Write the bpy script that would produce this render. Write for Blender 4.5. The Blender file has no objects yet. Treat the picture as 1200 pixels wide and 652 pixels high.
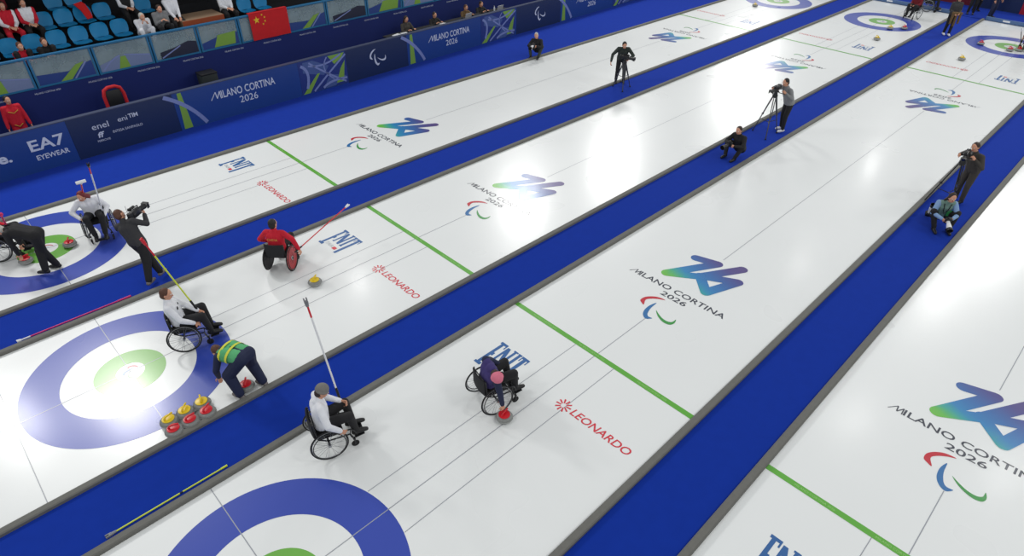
import bpy, bmesh, math, random
from mathutils import Vector as V, Matrix, Quaternion
random.seed(7)
scene = bpy.context.scene
COL = scene.collection
PI = math.pi

# ------------------------------------------------------------------ camera
CAM = V((-7.2275, -16.0455, 8.2037)); FPX = 743.07
RT = V((0.716753, -0.697225, 0.011933)); DN = V((-0.409247, -0.434442, -0.802357)); FW = V((0.564608, 0.570208, -0.596725))
cd = bpy.data.cameras.new('camera'); cd.sensor_fit = 'HORIZONTAL'; cd.sensor_width = 36; cd.lens = FPX*36/1200
cd.clip_start = .1; cd.clip_end = 300
cam = bpy.data.objects.new('camera', cd); COL.objects.link(cam)
cam.matrix_world = Matrix(((RT.x, -DN.x, -FW.x, CAM.x), (RT.y, -DN.y, -FW.y, CAM.y), (RT.z, -DN.z, -FW.z, CAM.z), (0, 0, 0, 1)))
scene.camera = cam
def at(px, py, z=0.0):          # the place at height z that was measured in the photograph at (px, py)
    d = RT*((px-600)/FPX) + DN*((py-326)/FPX) + FW
    return CAM + d*((z-CAM.z)/d.z)

# ------------------------------------------------------------------ materials
MATS = {}
def srgb(c):
    return tuple((x/12.92 if x <= .04045 else ((x+.055)/1.055)**2.4) for x in (v/255 for v in c))
def mat(name, rgb, rough=.6, metal=0., var=.08, scale=30., bump=0., spec=.5, sheen=0., coat=0., alpha=1., emit=0., trans=0.):
    if name in MATS: return MATS[name]
    m = bpy.data.materials.new(name); m.use_nodes = True
    nt = m.node_tree; b = nt.nodes['Principled BSDF']
    c = srgb(rgb)
    tc = nt.nodes.new('ShaderNodeTexCoord'); nz = nt.nodes.new('ShaderNodeTexNoise')
    nz.inputs['Scale'].default_value = scale; nz.inputs['Detail'].default_value = 3
    nt.links.new(tc.outputs['Object'], nz.inputs['Vector'])
    mx = nt.nodes.new('ShaderNodeMix'); mx.data_type = 'RGBA'
    mx.inputs[6].default_value = (*[max(0, x*(1-var)) for x in c], 1)
    mx.inputs[7].default_value = (*[min(1, x*(1+var)) for x in c], 1)
    nt.links.new(nz.outputs['Fac'], mx.inputs[0]); nt.links.new(mx.outputs[2], b.inputs['Base Color'])
    b.inputs['Roughness'].default_value = rough; b.inputs['Metallic'].default_value = metal
    b.inputs['Specular IOR Level'].default_value = spec
    b.inputs['Sheen Weight'].default_value = sheen; b.inputs['Coat Weight'].default_value = coat
    b.inputs['Alpha'].default_value = alpha; b.inputs['Transmission Weight'].default_value = trans
    if sheen: b.inputs['Sheen Tint'].default_value = (*[min(1, x*1.3+.1) for x in c], 1)
    if bump:
        bp = nt.nodes.new('ShaderNodeBump'); bp.inputs['Strength'].default_value = bump; bp.inputs['Distance'].default_value = .01
        nt.links.new(nz.outputs['Fac'], bp.inputs['Height']); nt.links.new(bp.outputs['Normal'], b.inputs['Normal'])
    MATS[name] = m
    return m
ICE_ROUGH = .29
def ice_mat(name, rgb, var=.015):
    if name in MATS: return MATS[name]
    m = mat(name, rgb, rough=ICE_ROUGH, var=var, scale=.8, spec=.5)
    nt = m.node_tree; b = nt.nodes['Principled BSDF']
    # pebbled ice: uneven polish of the surface
    tc = nt.nodes.new('ShaderNodeTexCoord'); nz = nt.nodes.new('ShaderNodeTexNoise')
    nz.inputs['Scale'].default_value = .7; nz.inputs['Detail'].default_value = 1
    nt.links.new(tc.outputs['Object'], nz.inputs['Vector'])
    mr = nt.nodes.new('ShaderNodeMapRange'); mr.inputs[1].default_value = .3; mr.inputs[2].default_value = .7
    mr.inputs[3].default_value = ICE_ROUGH-.02; mr.inputs[4].default_value = ICE_ROUGH+.025
    nt.links.new(nz.outputs['Fac'], mr.inputs[0]); nt.links.new(mr.outputs[0], b.inputs['Roughness'])
    b.inputs['Coat Weight'].default_value = .42; b.inputs['Coat Roughness'].default_value = .155; b.inputs['Coat IOR'].default_value = 1.31
    return m

# ------------------------------------------------------------------ mesh builder
class MB:
    def __init__(self): self.bm = bmesh.new(); self.M = Matrix.Identity(4)
    def v(self, p): return self.bm.verts.new(self.M @ V(p))
    def face(self, vs):
        try: return self.bm.faces.new(vs)
        except ValueError: return None
    def box(self, c, s, rot=None, bev=0.):
        r = (rot.to_4x4() if rot is not None else Matrix.Identity(4))
        T = self.M @ Matrix.Translation(V(c)) @ r @ Matrix.Diagonal((s[0], s[1], s[2], 1))
        g = bmesh.ops.create_cube(self.bm, size=1, matrix=T)
        if bev > 0:
            es = list({e for v in g['verts'] for e in v.link_edges})
            bmesh.ops.bevel(self.bm, geom=es, offset=bev, segments=2, affect='EDGES', profile=.5)
        return self
    def ell(self, c, r, rot=None, seg=16, rings=10):
        if isinstance(r, (int, float)): r = (r, r, r)
        R = (rot.to_4x4() if rot is not None else Matrix.Identity(4))
        T = self.M @ Matrix.Translation(V(c)) @ R @ Matrix.Diagonal((*r, 1))
        bmesh.ops.create_uvsphere(self.bm, u_segments=seg, v_segments=rings, radius=1, matrix=T)
        return self
    def cone(self, p0, p1, r0, r1=None, seg=12):
        p0, p1 = V(p0), V(p1); r1 = r0 if r1 is None else r1
        d = p1-p0
        if d.length < 1e-6: return self
        q = d.to_track_quat('Z', 'Y').to_matrix().to_4x4()
        T = self.M @ Matrix.Translation((p0+p1)/2) @ q
        bmesh.ops.create_cone(self.bm, cap_ends=True, cap_tris=False, segments=seg, radius1=r0, radius2=r1, depth=d.length, matrix=T)
        return self
    def cap(self, p0, p1, r0, r1=None, seg=12):            # tapered limb with round ends
        r1 = r0 if r1 is None else r1
        self.cone(p0, p1, r0, r1, seg); self.ell(p0, r0, seg=seg, rings=8); self.ell(p1, r1, seg=seg, rings=8)
        return self
    def tube(self, pts, r, seg=8, closed=False):
        pts = [V(p) for p in pts]; n = len(pts); rings = []
        up = None
        for i in range(n):
            a = pts[i-1] if (i > 0 or closed) else pts[i]
            b = pts[(i+1) % n] if (i < n-1 or closed) else pts[i]
            t = (b-a).normalized()
            if up is None: up = V((0, 0, 1)) if abs(t.z) < .9 else V((1, 0, 0))
            x = t.cross(up)
            if x.length < 1e-5: x = t.orthogonal()
            x.normalize(); y = x.cross(t).normalized(); up = y
            rr = r[i] if isinstance(r, (list, tuple)) else r
            rings.append([self.v(pts[i] + x*rr*math.cos(2*PI*k/seg) + y*rr*math.sin(2*PI*k/seg)) for k in range(seg)])
        for i in range(n if closed else n-1):
            A, B = rings[i], rings[(i+1) % n]
            for k in range(seg): self.face([A[k], A[(k+1) % seg], B[(k+1) % seg], B[k]])
        if not closed: self.face(rings[0][::-1]); self.face(rings[-1])
        return self
    def ring(self, c, ax, R, r, n=32, seg=8):
        ax = V(ax).normalized(); x = ax.orthogonal().normalized(); y = ax.cross(x)
        return self.tube([V(c) + x*R*math.cos(2*PI*k/n) + y*R*math.sin(2*PI*k/n) for k in range(n)], r, seg, True)
    def lathe(self, prof, c=(0, 0, 0), ax=(0, 0, 1), n=28):
        ax = V(ax).normalized(); x = ax.orthogonal().normalized(); y = ax.cross(x); c = V(c); rings = []
        for (r, h) in prof:
            if r < 1e-6: rings.append([self.v(c+ax*h)])
            else: rings.append([self.v(c + ax*h + x*r*math.cos(2*PI*k/n) + y*r*math.sin(2*PI*k/n)) for k in range(n)])
        for A, B in zip(rings, rings[1:]):
            for k in range(n):
                j = (k+1) % n
                if len(A) == 1 and len(B) > 1: self.face([A[0], B[k], B[j]])
                elif len(B) == 1 and len(A) > 1: self.face([A[k], A[j], B[0]])
                elif len(A) > 1: self.face([A[k], A[j], B[j], B[k]])
        return self
    def poly(self, pts): return self.face([self.v(p) for p in pts])
    def slab(self, pts, d):                                 # a flat outline given thickness along d
        d = V(d); a = [self.v(p) for p in pts]; b = [self.v(V(p)+d) for p in pts]
        self.face(a[::-1]); self.face(b)
        for i in range(len(a)):
            j = (i+1) % len(a); self.face([a[i], a[j], b[j], b[i]])
        return self
    def build(self, name, m, parent=None, smooth=True, recalc=True):
        if recalc: bmesh.ops.recalc_face_normals(self.bm, faces=self.bm.faces)
        me = bpy.data.meshes.new(name); self.bm.to_mesh(me); self.bm.free()
        me.materials.append(m)
        if smooth:
            me.polygons.foreach_set('use_smooth', [True]*len(me.polygons))
            try: me.set_sharp_from_angle(angle=.7)
            except Exception: pass
        o = bpy.data.objects.new(name, me); COL.objects.link(o)
        if parent is not None: o.parent = parent
        return o
def tag(o, label=None, cat=None, group=None, kind=None):
    if label: o['label'] = label
    if cat: o['category'] = cat
    if group: o['group'] = group
    if kind: o['kind'] = kind
    return o
def empty(name, loc, rz=0., label=None, cat=None, group=None):
    o = bpy.data.objects.new(name, None); o.empty_display_size = .2; COL.objects.link(o)
    o.location = loc; o.rotation_euler = (0, 0, rz)
    return tag(o, label, cat, group)
def copy_tree(o, parent=None):
    c = o.copy(); COL.objects.link(c)
    if parent is not None: c.parent = parent
    for ch in list(o.children): copy_tree(ch, c)
    return c
PENDING = []            # organic meshes to be fused into one continuous skin
def organic(mb, name, m, parent, voxel=.009, smooth=3):
    o = mb.build(name, m, parent, smooth=False)
    PENDING.append((o, voxel, smooth)); return o
def fuse_all():
    for o, vx, sm in PENDING:
        r = o.modifiers.new('fuse', 'REMESH'); r.mode = 'VOXEL'; r.voxel_size = vx; r.use_smooth_shade = True
        s = o.modifiers.new('soften', 'SMOOTH'); s.iterations = sm; s.factor = .5
    dg = bpy.context.evaluated_depsgraph_get(); dg.update()
    new = [(o, bpy.data.meshes.new_from_object(o.evaluated_get(dg))) for o, _, _ in PENDING]
    for o, me in new:
        old = o.data; m = old.materials[0]; o.modifiers.clear(); o.data = me
        me.name = o.name
        if not me.materials: me.materials.append(m)
        me.polygons.foreach_set('use_smooth', [True]*len(me.polygons))
        bpy.data.meshes.remove(old)
    PENDING.clear()
# lettering: each string becomes a flat mesh, cached
GLY = {}
def glyph(s, bold=0.):
    k = (s, bold)
    if k in GLY: return GLY[k]
    cu = bpy.data.curves.new('lettering', 'FONT'); cu.body = s; cu.size = 1; cu.offset = bold; cu.resolution_u = 3
    o = bpy.data.objects.new('lettering', cu); COL.objects.link(o)
    dg = bpy.context.evaluated_depsgraph_get(); dg.update()
    me = bpy.data.meshes.new_from_object(o.evaluated_get(dg))
    vs = [v.co.copy() for v in me.vertices]; fs = [list(p.vertices) for p in me.polygons]
    bpy.data.objects.remove(o); bpy.data.curves.remove(cu); bpy.data.meshes.remove(me)
    x0 = min(v.x for v in vs); x1 = max(v.x for v in vs); y0 = min(v.y for v in vs); y1 = max(v.y for v in vs)
    GLY[k] = ([((v.x-x0)/(x1-x0), (v.y-y0)/(y1-y0)) for v in vs], fs, (x1-x0)/(y1-y0)); return GLY[k]
def text(mb, s, o, r, u, w, h, bold=0., shear=0.):           # lower left corner o, reading direction r, up u, width w, height h
    vs, fs, _ = glyph(s, bold); o, r, u = V(o), V(r), V(u)
    bv = [mb.v(o + r*(x*w + y*h*shear) + u*(y*h)) for x, y in vs]
    for f in fs: mb.face([bv[i] for i in f])

def event_words(mb, o, r, u, w, h, bold=.010):             # the event's name with its slanted M
    o, r, u = V(o), V(r), V(u); mw = h*1.02; n = r.cross(u)*.0004
    pts = [(-.42, .0), (.30, .97), (.40, .10), (.86, .97), (.90, .0)]
    for k, (a, b) in enumerate(zip(pts, pts[1:])):
        A = r*(a[0]*mw)+u*(a[1]*h); B = r*(b[0]*mw)+u*(b[1]*h); d = (B-A).normalized(); q = (r*d.dot(u)*-1 + u*d.dot(r))*(.062*h if k else .045*h)
        mb.poly([o+A+q+n*k, o+B+q+n*k, o+B-q+n*k, o+A-q+n*k])
    text(mb, 'ILANO CORTINA', o + r*(mw*1.0), r, u, w-mw*1.0, h, bold)
def smooth_loop(pts, n=4):
    out = []; L = len(pts)
    for i in range(L):
        p0, p1, p2, p3 = (V((*pts[(i+k-1) % L], 0)) for k in range(4))
        for k in range(n):
            t = k/n; out.append(tuple((.5*((2*p1)+(p2-p0)*t+(2*p0-5*p1+4*p2-p3)*t*t+(3*p1-p0-3*p2+p3)*t**3)).xy))
    return out
# ------------------------------------------------------------------ setting: ice hall
XN, XE = -14.0, 32.5                        # ends of the ice
EDG = [(1.83, -2.09), (-3.51, -7.56), (-8.90, -13.12), (-14.46, -18.6)]     # far, second, third and nearest sheet: long edges
TEE_N, TEE_F, HOG_N, HOG_F = -6.40, 28.33, 0.0, 21.98
m_floor = mat('bare_concrete', (70, 72, 78), .9, scale=3)
MB().box((12, -4, -.11), (66, 60, .1)).build('floor', m_floor)['kind'] = 'structure'
m_ice = ice_mat('white_ice', (233, 236, 236))
m_bluering = ice_mat('blue_ring_paint', (52, 74, 172)); m_green = ice_mat('green_paint', (112, 178, 74))
m_line = ice_mat('thin_line_paint', (156, 160, 168)); m_dark = ice_mat('dark_lettering_paint', (62, 66, 78))
m_hog = ice_mat('hog_line_green_paint', (96, 172, 62)); m_hogtxt = ice_mat('pale_green_lettering', (150, 205, 120))
m_enit = ice_mat('steel_blue_paint', (52, 100, 160)); m_leo = ice_mat('red_paint', (214, 60, 72))
m_agr = ice_mat('agitos_red_paint', (196, 40, 56)); m_agb = ice_mat('agitos_blue_paint', (44, 110, 170)); m_agg = ice_mat('agitos_green_paint', (60, 150, 70))
m_itgrey = ice_mat('grey_lettering_paint', (170, 176, 184))
def grad_mat():
    m = ice_mat('emblem_gradient_paint', (60, 130, 180)); nt = m.node_tree; b = nt.nodes['Principled BSDF']
    a = nt.nodes.new('ShaderNodeAttribute'); a.attribute_name = 'pigment'
    nt.links.new(a.outputs['Color'], b.inputs['Base Color']); return m
m_grad = grad_mat()
STROKES = [((-.476, 4.117), (0, 4.263)), ((0, 4.263), (-.606, 3.146)), ((-.606, 3.146), (.05, 3.61)), ((.491, 4.476), (0, 3.60)),
           ((-.03, 3.585), (.376, 3.163)), ((.376, 3.163), (.666, 3.973)), ((.666, 3.973), (.0, 3.60))]
AG_R = [(-.425, 1.945), (-.426, 2.073), (-.346, 2.202), (-.214, 2.297), (-.057, 2.316), (-.178, 2.246), (-.299, 2.137), (-.35, 2.025), (-.283, 1.87), (-.363, 1.897)]
AG_B = [(-.132, 2.111), (-.183, 1.932), (-.169, 1.732), (-.1, 1.594), (.01, 1.532), (.096, 1.634), (.005, 1.627), (-.06, 1.695), (-.114, 1.881)]
AG_G = [(-.003, 1.907), (.129, 1.776), (.305, 1.697), (.445, 1.718), (.491, 1.824), (.449, 1.949), (.44, 1.839), (.372, 1.78), (.246, 1.781), (.107, 1.842)]
ENIT = [[(0, 0), (.2, 0), (.2, .1), (.13, .1), (.13, .45), (.18, .45), (.18, .57), (.13, .57), (.13, .92), (.2, .92), (.2, .82), (.235, .82), (.235, 1), (0, 1), (0, .92), (.045, .92), (.045, .08), (0, .08)],
        [(.25, .35), (.33, .35), (.33, .72), (.47, .35), (.56, .35), (.56, .95), (.6, .95), (.6, 1), (.46, 1), (.46, .95), (.49, .95), (.49, .58), (.36, .95), (.27, .95), (.27, .4), (.25, .4)],
        [(.62, .35), (.74, .35), (.74, .4), (.72, .4), (.72, .95), (.74, .95), (.74, 1), (.62, 1), (.62, .95), (.64, .95), (.64, .4), (.62, .4)],
        [(.83, .02), (.93, .02), (.93, .92), (.97, .92), (.97, .8), (1, .8), (1, 1), (.76, 1), (.76, .8), (.79, .8), (.79, .92), (.83, .92)]]
AG_R, AG_B, AG_G = smooth_loop(AG_R), smooth_loop(AG_B), smooth_loop(AG_G)
def pigment(r, x):
    t = min(1, max(0, .75*(x-3.1)/1.3 + .25*(r+.6)/1.2))
    ks = [(0, (112, 190, 72)), (.08, (100, 186, 90)), (.17, (56, 164, 160)), (.28, (44, 132, 190)), (.55, (54, 104, 170)), (.82, (78, 72, 138)), (1, (88, 74, 132))]
    for (a, ca), (b, cb) in zip(ks, ks[1:]):
        if t <= b:
            f = (t-a)/(b-a); return (*srgb(tuple(ca[i]+(cb[i]-ca[i])*f for i in range(3))), 1)
    return (*srgb(ks[-1][1]), 1)
def sheet_markings(root, yc, w0, w1):
    Z = .003
    for end in (0, 1):
        hx, tx = (HOG_N, TEE_N) if not end else (HOG_F, TEE_F)
        sgn = 1 if not end else -1
        def P(r, x, z=Z): return (hx + sgn*x, yc - sgn*r, z)      # r to the right of the reader, x towards the middle of the sheet
        RD = (0, -sgn, 0); UP = (sgn, 0, 0)
        # target rings
        def disc(r0, r1, z, m, name, par, n=96):
            mb = MB()
            o_ = [mb.v((tx+r1*math.cos(2*PI*k/n), yc+r1*math.sin(2*PI*k/n), z)) for k in range(n)]
            if r0 == 0: mb.face(o_)
            else:
                i_ = [mb.v((tx+r0*math.cos(2*PI*k/n), yc+r0*math.sin(2*PI*k/n), z)) for k in range(n)]
                for k in range(n): mb.face([i_[k], o_[k], o_[(k+1) % n], i_[(k+1) % n]])
            return mb.build(name, m, par, smooth=False)
        tr = disc(1.10, 1.71, .0022, m_bluering, 'blue_target_ring', root)
        disc(.235, .585, .0022, m_green, 'green_target_ring', tr)
        # the small crescent emblem in the button
        for pts, m in ((AG_R, m_agr), (AG_B, m_agb), (AG_G, m_agg)):
            mb = MB(); mb.poly([(tx + sgn*(x-1.92)*.36, yc - sgn*r*.36, Z) for r, x in pts]); mb.build('crescent_emblem', m, tr, smooth=False)
        # lines
        mb = MB()
        bk = tx - sgn*1.80
        def strip(a, b, wd, z=.0026):
            a, b = V(a), V(b); d = (b-a).normalized(); n = V((-d.y, d.x, 0))*wd/2
            mb.poly([(*(a+n).xy, z), (*(b+n).xy, z), (*(b-n).xy, z), (*(a-n).xy, z)])
        strip((tx, w0, 0), (tx, w1, 0), .013); strip((bk, w0, 0), (bk, w1, 0), .013)
        for s in (-.457, .457): strip((hx - sgn*.06, yc+s, 0), (tx + sgn*1.66, yc+s, 0), .012)
        strip((hx - sgn*.05, yc, 0), (bk - sgn*1.8, yc, 0), .014)
        mb.build('thin_line', m_line, root, smooth=False)
        # hog line
        mb = MB(); mb.poly([(hx-.055, w0, .0028), (hx+.055, w0, .0028), (hx+.055, w1, .0028), (hx-.055, w1, .0028)])
        hog = mb.build('hog_line', m_hog, root, smooth=False)
        mb = MB()
        for r0 in (-1.62, -.42, .95):
            text(mb, 'MILANO CORTINA 2026', P(r0, -.022, .0036), RD, UP, .62, .042)
        mb.build('lettering', m_hogtxt, hog, smooth=False)
        # event emblem
        mb = MB(); cols = []
        for si, (a, b) in enumerate(STROKES):
            a, b = V((*a, 0)), V((*b, 0)); d = (b-a).normalized(); n = V((-d.y, d.x, 0)); rr = .116
            loop = []
            ang = math.atan2(d.y, d.x)
            for k in range(9): t = ang + PI/2 + PI*k/8; loop.append(a + V((math.cos(t), math.sin(t), 0))*rr)
            L = (b-a).length
            for k in range(1, 6): loop.append(a - n*rr + d*L*k/6)
            for k in range(9): t = ang - PI/2 + PI*k/8; loop.append(b + V((math.cos(t), math.sin(t), 0))*rr)
            for k in range(5, 0, -1): loop.append(a + n*rr + d*L*k/6)
            vs = []
            for q in loop: vs.append(mb.v(P(q.x, q.y, .003+.0004*si))); cols.append(pigment(q.x, q.y))
            mb.face(vs)
        bmesh.ops.triangulate(mb.bm, faces=mb.bm.faces)
        em = mb.build('event_emblem', m_grad, root, smooth=False)
        at_ = em.data.color_attributes.new('pigment', 'FLOAT_COLOR', 'POINT')
        for i, c in enumerate(cols): at_.data[i].color = c
        mb = MB(); event_words(mb, P(-1.16, 2.64), RD, UP, 2.25, .165, bold=.012)
        text(mb, '2026', P(-.27, 2.41), RD, UP, .60, .155, bold=.012); mb.build('event_name', m_dark, em, smooth=False)
        for pts, m in ((AG_R, m_agr), (AG_B, m_agb), (AG_G, m_agg)):
            mb = MB(); mb.poly([P(r, x) for r, x in pts]); mb.build('crescent_emblem', m, em, smooth=False)
        # sponsor words
        mb = MB(); X0, W, Y0, H = -1.46, .74, -1.76, .74
        for pl in ENIT: mb.poly([P(X0+W*a, Y0+H*b) for a, b in pl])
        en = mb.build('sponsor_word', m_enit, root, smooth=False)
        mb = MB(); text(mb, 'ITALIA', P(X0+.22*W, Y0+.12*H), RD, UP, .26, .09); mb.build('lettering', m_itgrey, en, smooth=False)
        mb = MB(); mb.poly([P(X0+.6*W, Y0+.1*H), P(X0+.76*W, Y0+.1*H), P(X0+.76*W, Y0+.22*H), P(X0+.6*W, Y0+.22*H)]); mb.build('red_square', m_leo, en, smooth=False)
        mb = MB(); text(mb, 'LEONARDO', P(.60, -1.44), RD, UP, 1.21, .16, bold=.012, shear=.18)
        for k in range(10):
            t = 2*PI*k/10+.2; c, s = math.cos(t), math.sin(t)
            mb.poly([P(.42+.05*c+.012*s, -1.37+.05*s-.012*c), P(.42+.14*c+.02*s, -1.37+.14*s-.02*c), P(.42+.15*c-.01*s, -1.37+.15*s+.01*c), P(.42+.05*c-.012*s, -1.37+.05*s+.012*c)])
        mb.build('sponsor_word', m_leo, root, smooth=False)
    mb = MB()
    for x0, x1 in ((.06, 1.52), (4.5, HOG_F-4.5), (HOG_F-1.52, HOG_F-.06)):
        mb.poly([(x0, yc-.007, .0026), (x1, yc-.007, .0026), (x1, yc+.007, .0026), (x0, yc+.007, .0026)])
    mb.build('centre_line', m_line, root, smooth=False)
SHEETS = ['white curling sheet farthest from the camera, beside the wide blue carpet and advertising boards',
          'white curling sheet with the six parked stones and the yellow stone beyond its rings',
          'white curling sheet with a wheelchair player leaning down to a red stone',
          'white curling sheet cut off at the bottom right of the photo, without players']
for k, (a, b) in enumerate(EDG):
    mb = MB(); mb.box(((XN+XE)/2, (a+b)/2, -.03), (XE-XN, a-b, .06))
    s = mb.build('ice_sheet', m_ice, smooth=False); tag(s, SHEETS[k], 'ice sheet', 'curling ice sheets')
    sheet_markings(s, (a+b)/2, b, a)
# grey foam dividers along the sheets
m_foam = mat('grey_foam_rubber', (106, 106, 102), .85, var=.12, scale=12, bump=.2)
n = 0
for k, (a, b) in enumerate(EDG):
    for y, s in ((a, 1), (b, -1)):
        if y < -18: continue
        n += 1
        wd, ht = .125, .07
        y0, y1 = (y, y+s*wd) if s > 0 else (y-wd, y)
        mb = MB(); y0, y1 = min(y0, y1), max(y0, y1)
        mb.slab([(XN, y0, 0), (XN, y1, 0), (XN, y1, ht*.8), (XN, y1-.02, ht), (XN, y0+.02, ht), (XN, y0, ht*.8)], (XE-XN, 0, 0))
        o = mb.build('trim_%d' % n, m_foam, smooth=False); o['kind'] = 'structure'
# carpets
def carpet_mat():
    m = mat('royal_blue_carpet', (17, 50, 150), 1., var=.08, scale=5, sheen=.22, spec=.1)
    return m
m_carpet = carpet_mat()
CARP = [(5.45, 1.955, 'wide royal blue carpet between the farthest sheet and the advertising boards'),
        (-2.215, -3.385, 'royal blue carpet runner with the standing camera operator and a lying magenta stick'),
        (-7.685, -8.775, 'royal blue carpet runner between the parked stones and the player in the grey beanie'),
        (-13.245, -14.335, 'royal blue carpet runner nearest the camera, where two camera people work')]
for a, b, lab in CARP:
    o = MB().box(((XN+XE)/2, (a+b)/2, -.022), (XE-XN-.002, a-b-.002, .06)).build('carpet_runner', m_carpet, smooth=False)
    tag(o, lab, 'carpet', 'blue carpet runners')
o = MB().box((XE+3.1, -6, -.022), (6.0, 26, .06)).build('carpet_runner', m_carpet, smooth=False)
tag(o, 'royal blue carpet crossing behind the far ends of all the sheets', 'carpet', 'blue carpet runners')
# low bumper boards that close the far end of each sheet
m_bump = mat('slate_blue_board', (74, 104, 150), .5); m_white = mat('white_print', (225, 228, 235), .6)
for k, (a, b) in enumerate(EDG):
    o = MB().box((XE+.07, (a+b)/2, .09), (.12, a-b-.02, .17), bev=.015).build('end_bumper', m_bump)
    tag(o, 'low slate blue bumper across the far end of %s' % ('the sheet beside the advertising boards', 'the sheet holding the parked stones', 'the third sheet from the boards', 'the sheet nearest the camera')[k], 'bumper', 'end bumpers of the sheets')
    mb = MB(); yy = (a+b)/2
    for d in (-1.2, 0, 1.2): mb.box((XE+.008, yy+d, .10), (.004, .30, .07))
    mb.build('print', m_white, o, smooth=False)
# ------------------------------------------------------------------ side of the hall: boards, stage wall, stand
TH = math.radians(1.83); SO = V((-5.3, 4.17, 0)); SU = V((math.cos(TH), math.sin(TH), 0)); SV = V((-math.sin(TH), math.cos(TH), 0))
def sp(u, v, z): return SO + SU*u + SV*v + V((0, 0, z))
def side(name, u, v, z, label=None, cat=None, group=None): return empty(name, sp(u, v, z), TH, label, cat, group)
m_navy = mat('navy_board', (18, 38, 80), .45, var=.05, scale=2); m_blueb = mat('blue_board', (22, 60, 132), .45, var=.05, scale=2)
m_swirlv = mat('lilac_print', (120, 134, 186), .5); m_swirlg = mat('lime_print', (120, 160, 62), .5); m_swirld = mat('deep_blue_print', (30, 50, 120), .5)
m_slate = mat('slate_print', (66, 88, 142), .5)
m_boardtop = mat('board_edge', (58, 66, 92), .5)
m_prt = mat('pale_print', (198, 206, 224), .6)
BH, BT = 1.16, .10
FR = -.004                                   # print sits just in front of the board's face (towards the ice)
def ribbon(mb, pts, w, y=FR):                # painted curve on an upright board, pts in (x, z)
    for i in range(len(pts)-1):
        a, b = V(pts[i]), V(pts[i+1]); d = (b-a)
        if d.length < 1e-6: continue
        d.normalize(); n = V((-d.y, d.x))
        wa = w[i] if isinstance(w, list) else w; wb = w[i+1] if isinstance(w, list) else w
        q = [a+n*wa, b+n*wb, b-n*wb, a-n*wa]; mb.poly([(p.x, y, p.y) for p in q])
def bez(a, b, c, n=10): return [((1-t)**2*a[0]+2*t*(1-t)*b[0]+t*t*c[0], (1-t)**2*a[1]+2*t*(1-t)*b[1]+t*t*c[1]) for t in (k/n for k in range(n+1))]
def clampz(pts): return [(x, min(BH-.02, max(.03, z))) for x, z in pts]
def board(u0, u1, m, lab):
    r = side('advertising_board', u0, 0, .008, lab, 'advertising board', 'advertising boards along the wide carpet')
    w = u1-u0
    pn = MB().box((w/2, BT/2, BH/2), (w-.006, BT, BH)).build('panel', m, r, smooth=False)
    MB().box((w/2, BT/2+.02, BH+.012), (w-.006, BT+.06, .025)).build('top_rail', m_boardtop, r, smooth=False)
    return r
def ptext(par, s, x, z, w, h, name='lettering', m=None, bold=0., shear=0.):
    mb = MB(); text(mb, s, (x, FR-.001, z), (1, 0, 0), (0, 0, 1), w, h, bold, shear); return mb.build(name, m or m_prt, par, smooth=False)
def swirl(par, x0, x1):
    w = x1-x0; X = lambda t: x0+w*t
    mb = MB(); mb.poly([(X(0), FR, .03), (X(1), FR, .03), (X(1), FR, BH-.02), (X(0), FR, BH-.02)][::1]); g = mb.build('swirl_print', m_swirld, par, smooth=False)
    for pl in ([(.08, .75), (.5, .52), (.62, .8), (.3, 1.1), (.1, 1.1)], [(.45, .05), (.7, .05), (.98, .3), (.62, .5)]):
        mb = MB(); mb.poly([(X(a), FR-.001, z) for a, z in pl]); mb.build('slate_field', m_slate, g, smooth=False)
    for pl in ([(.02, .03), (.16, .03), (.42, .62), (.36, .62)], [(.62, 1.12), (.98, 1.12), (.90, .95), (.74, .8)], [(.74, .12), (.9, .12), (.97, .85), (.86, .6)]):
        mb = MB(); mb.poly([(X(a), FR-.002, z) for a, z in pl]); mb.build('lime_wedge', m_swirlg, g, smooth=False)
    mb = MB(); y = FR-.003
    ribbon(mb, clampz(bez((X(.05), 1.0), (X(.25), .8), (X(.12), .2))), .05, y)
    ribbon(mb, bez((X(.25), .05), (X(.6), .55), (X(1.0), 1.05)), .032, y)
    ribbon(mb, bez((X(.22), 1.05), (X(.5), .6), (X(.95), .1)), .03, y)
    ribbon(mb, bez((X(.2), .95), (X(.55), .75), (X(.9), 1.1)), .03, y)
    ribbon(mb, bez((X(.45), .08), (X(.6), .3), (X(.98), .22)), .04, y)
    ribbon(mb, bez((X(.6), 1.1), (X(.4), .7), (X(.7), .3)), .022, y)
    mb.build('lilac_curve', m_swirlv, g, smooth=False)
def strip(par, x):
    mb = MB(); mb.poly([(x-.10, FR, .03), (x+.16, FR, .03), (x+.08, FR, BH-.02), (x-.04, FR, BH-.02)]); g = mb.build('lime_stripe', m_swirlg, par, smooth=False)
    mb = MB(); ribbon(mb, bez((x-.45, BH-.04), (x+.25, .75), (x+.62, .05)), .06, FR-.002); mb.build('lilac_curve', m_swirlv, g, smooth=False)
def agitos(par, x, z, s):
    for pts in (AG_R, AG_B, AG_G):
        mb = MB(); mb.poly([(x + r*s, FR, z + (q-1.9)*s) for r, q in pts]); mb.build('crescent_emblem', m_prt, par, smooth=False)
def event(par, x):
    mb = MB(); event_words(mb, (x-1.0, FR-.001, .66), (1, 0, 0), (0, 0, 1), 2.1, .24, .012); mb.build('lettering', m_prt, par, smooth=False); ptext(par, '2026', x-.2, .36, .62, .22, 'lettering', bold=.004)
b = board(-5.2, .84, m_blueb, 'blue advertising board printed EA7 EYEWEAR at the left edge of the photo')
ptext(b, 'e.', 4.25, .46, .30, .20, bold=.03); ptext(b, 'EA7', 5.02, .57, .86, .31, bold=.02); ptext(b, 'EYEWEAR', 5.08, .31, .80, .14, bold=.02)
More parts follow.
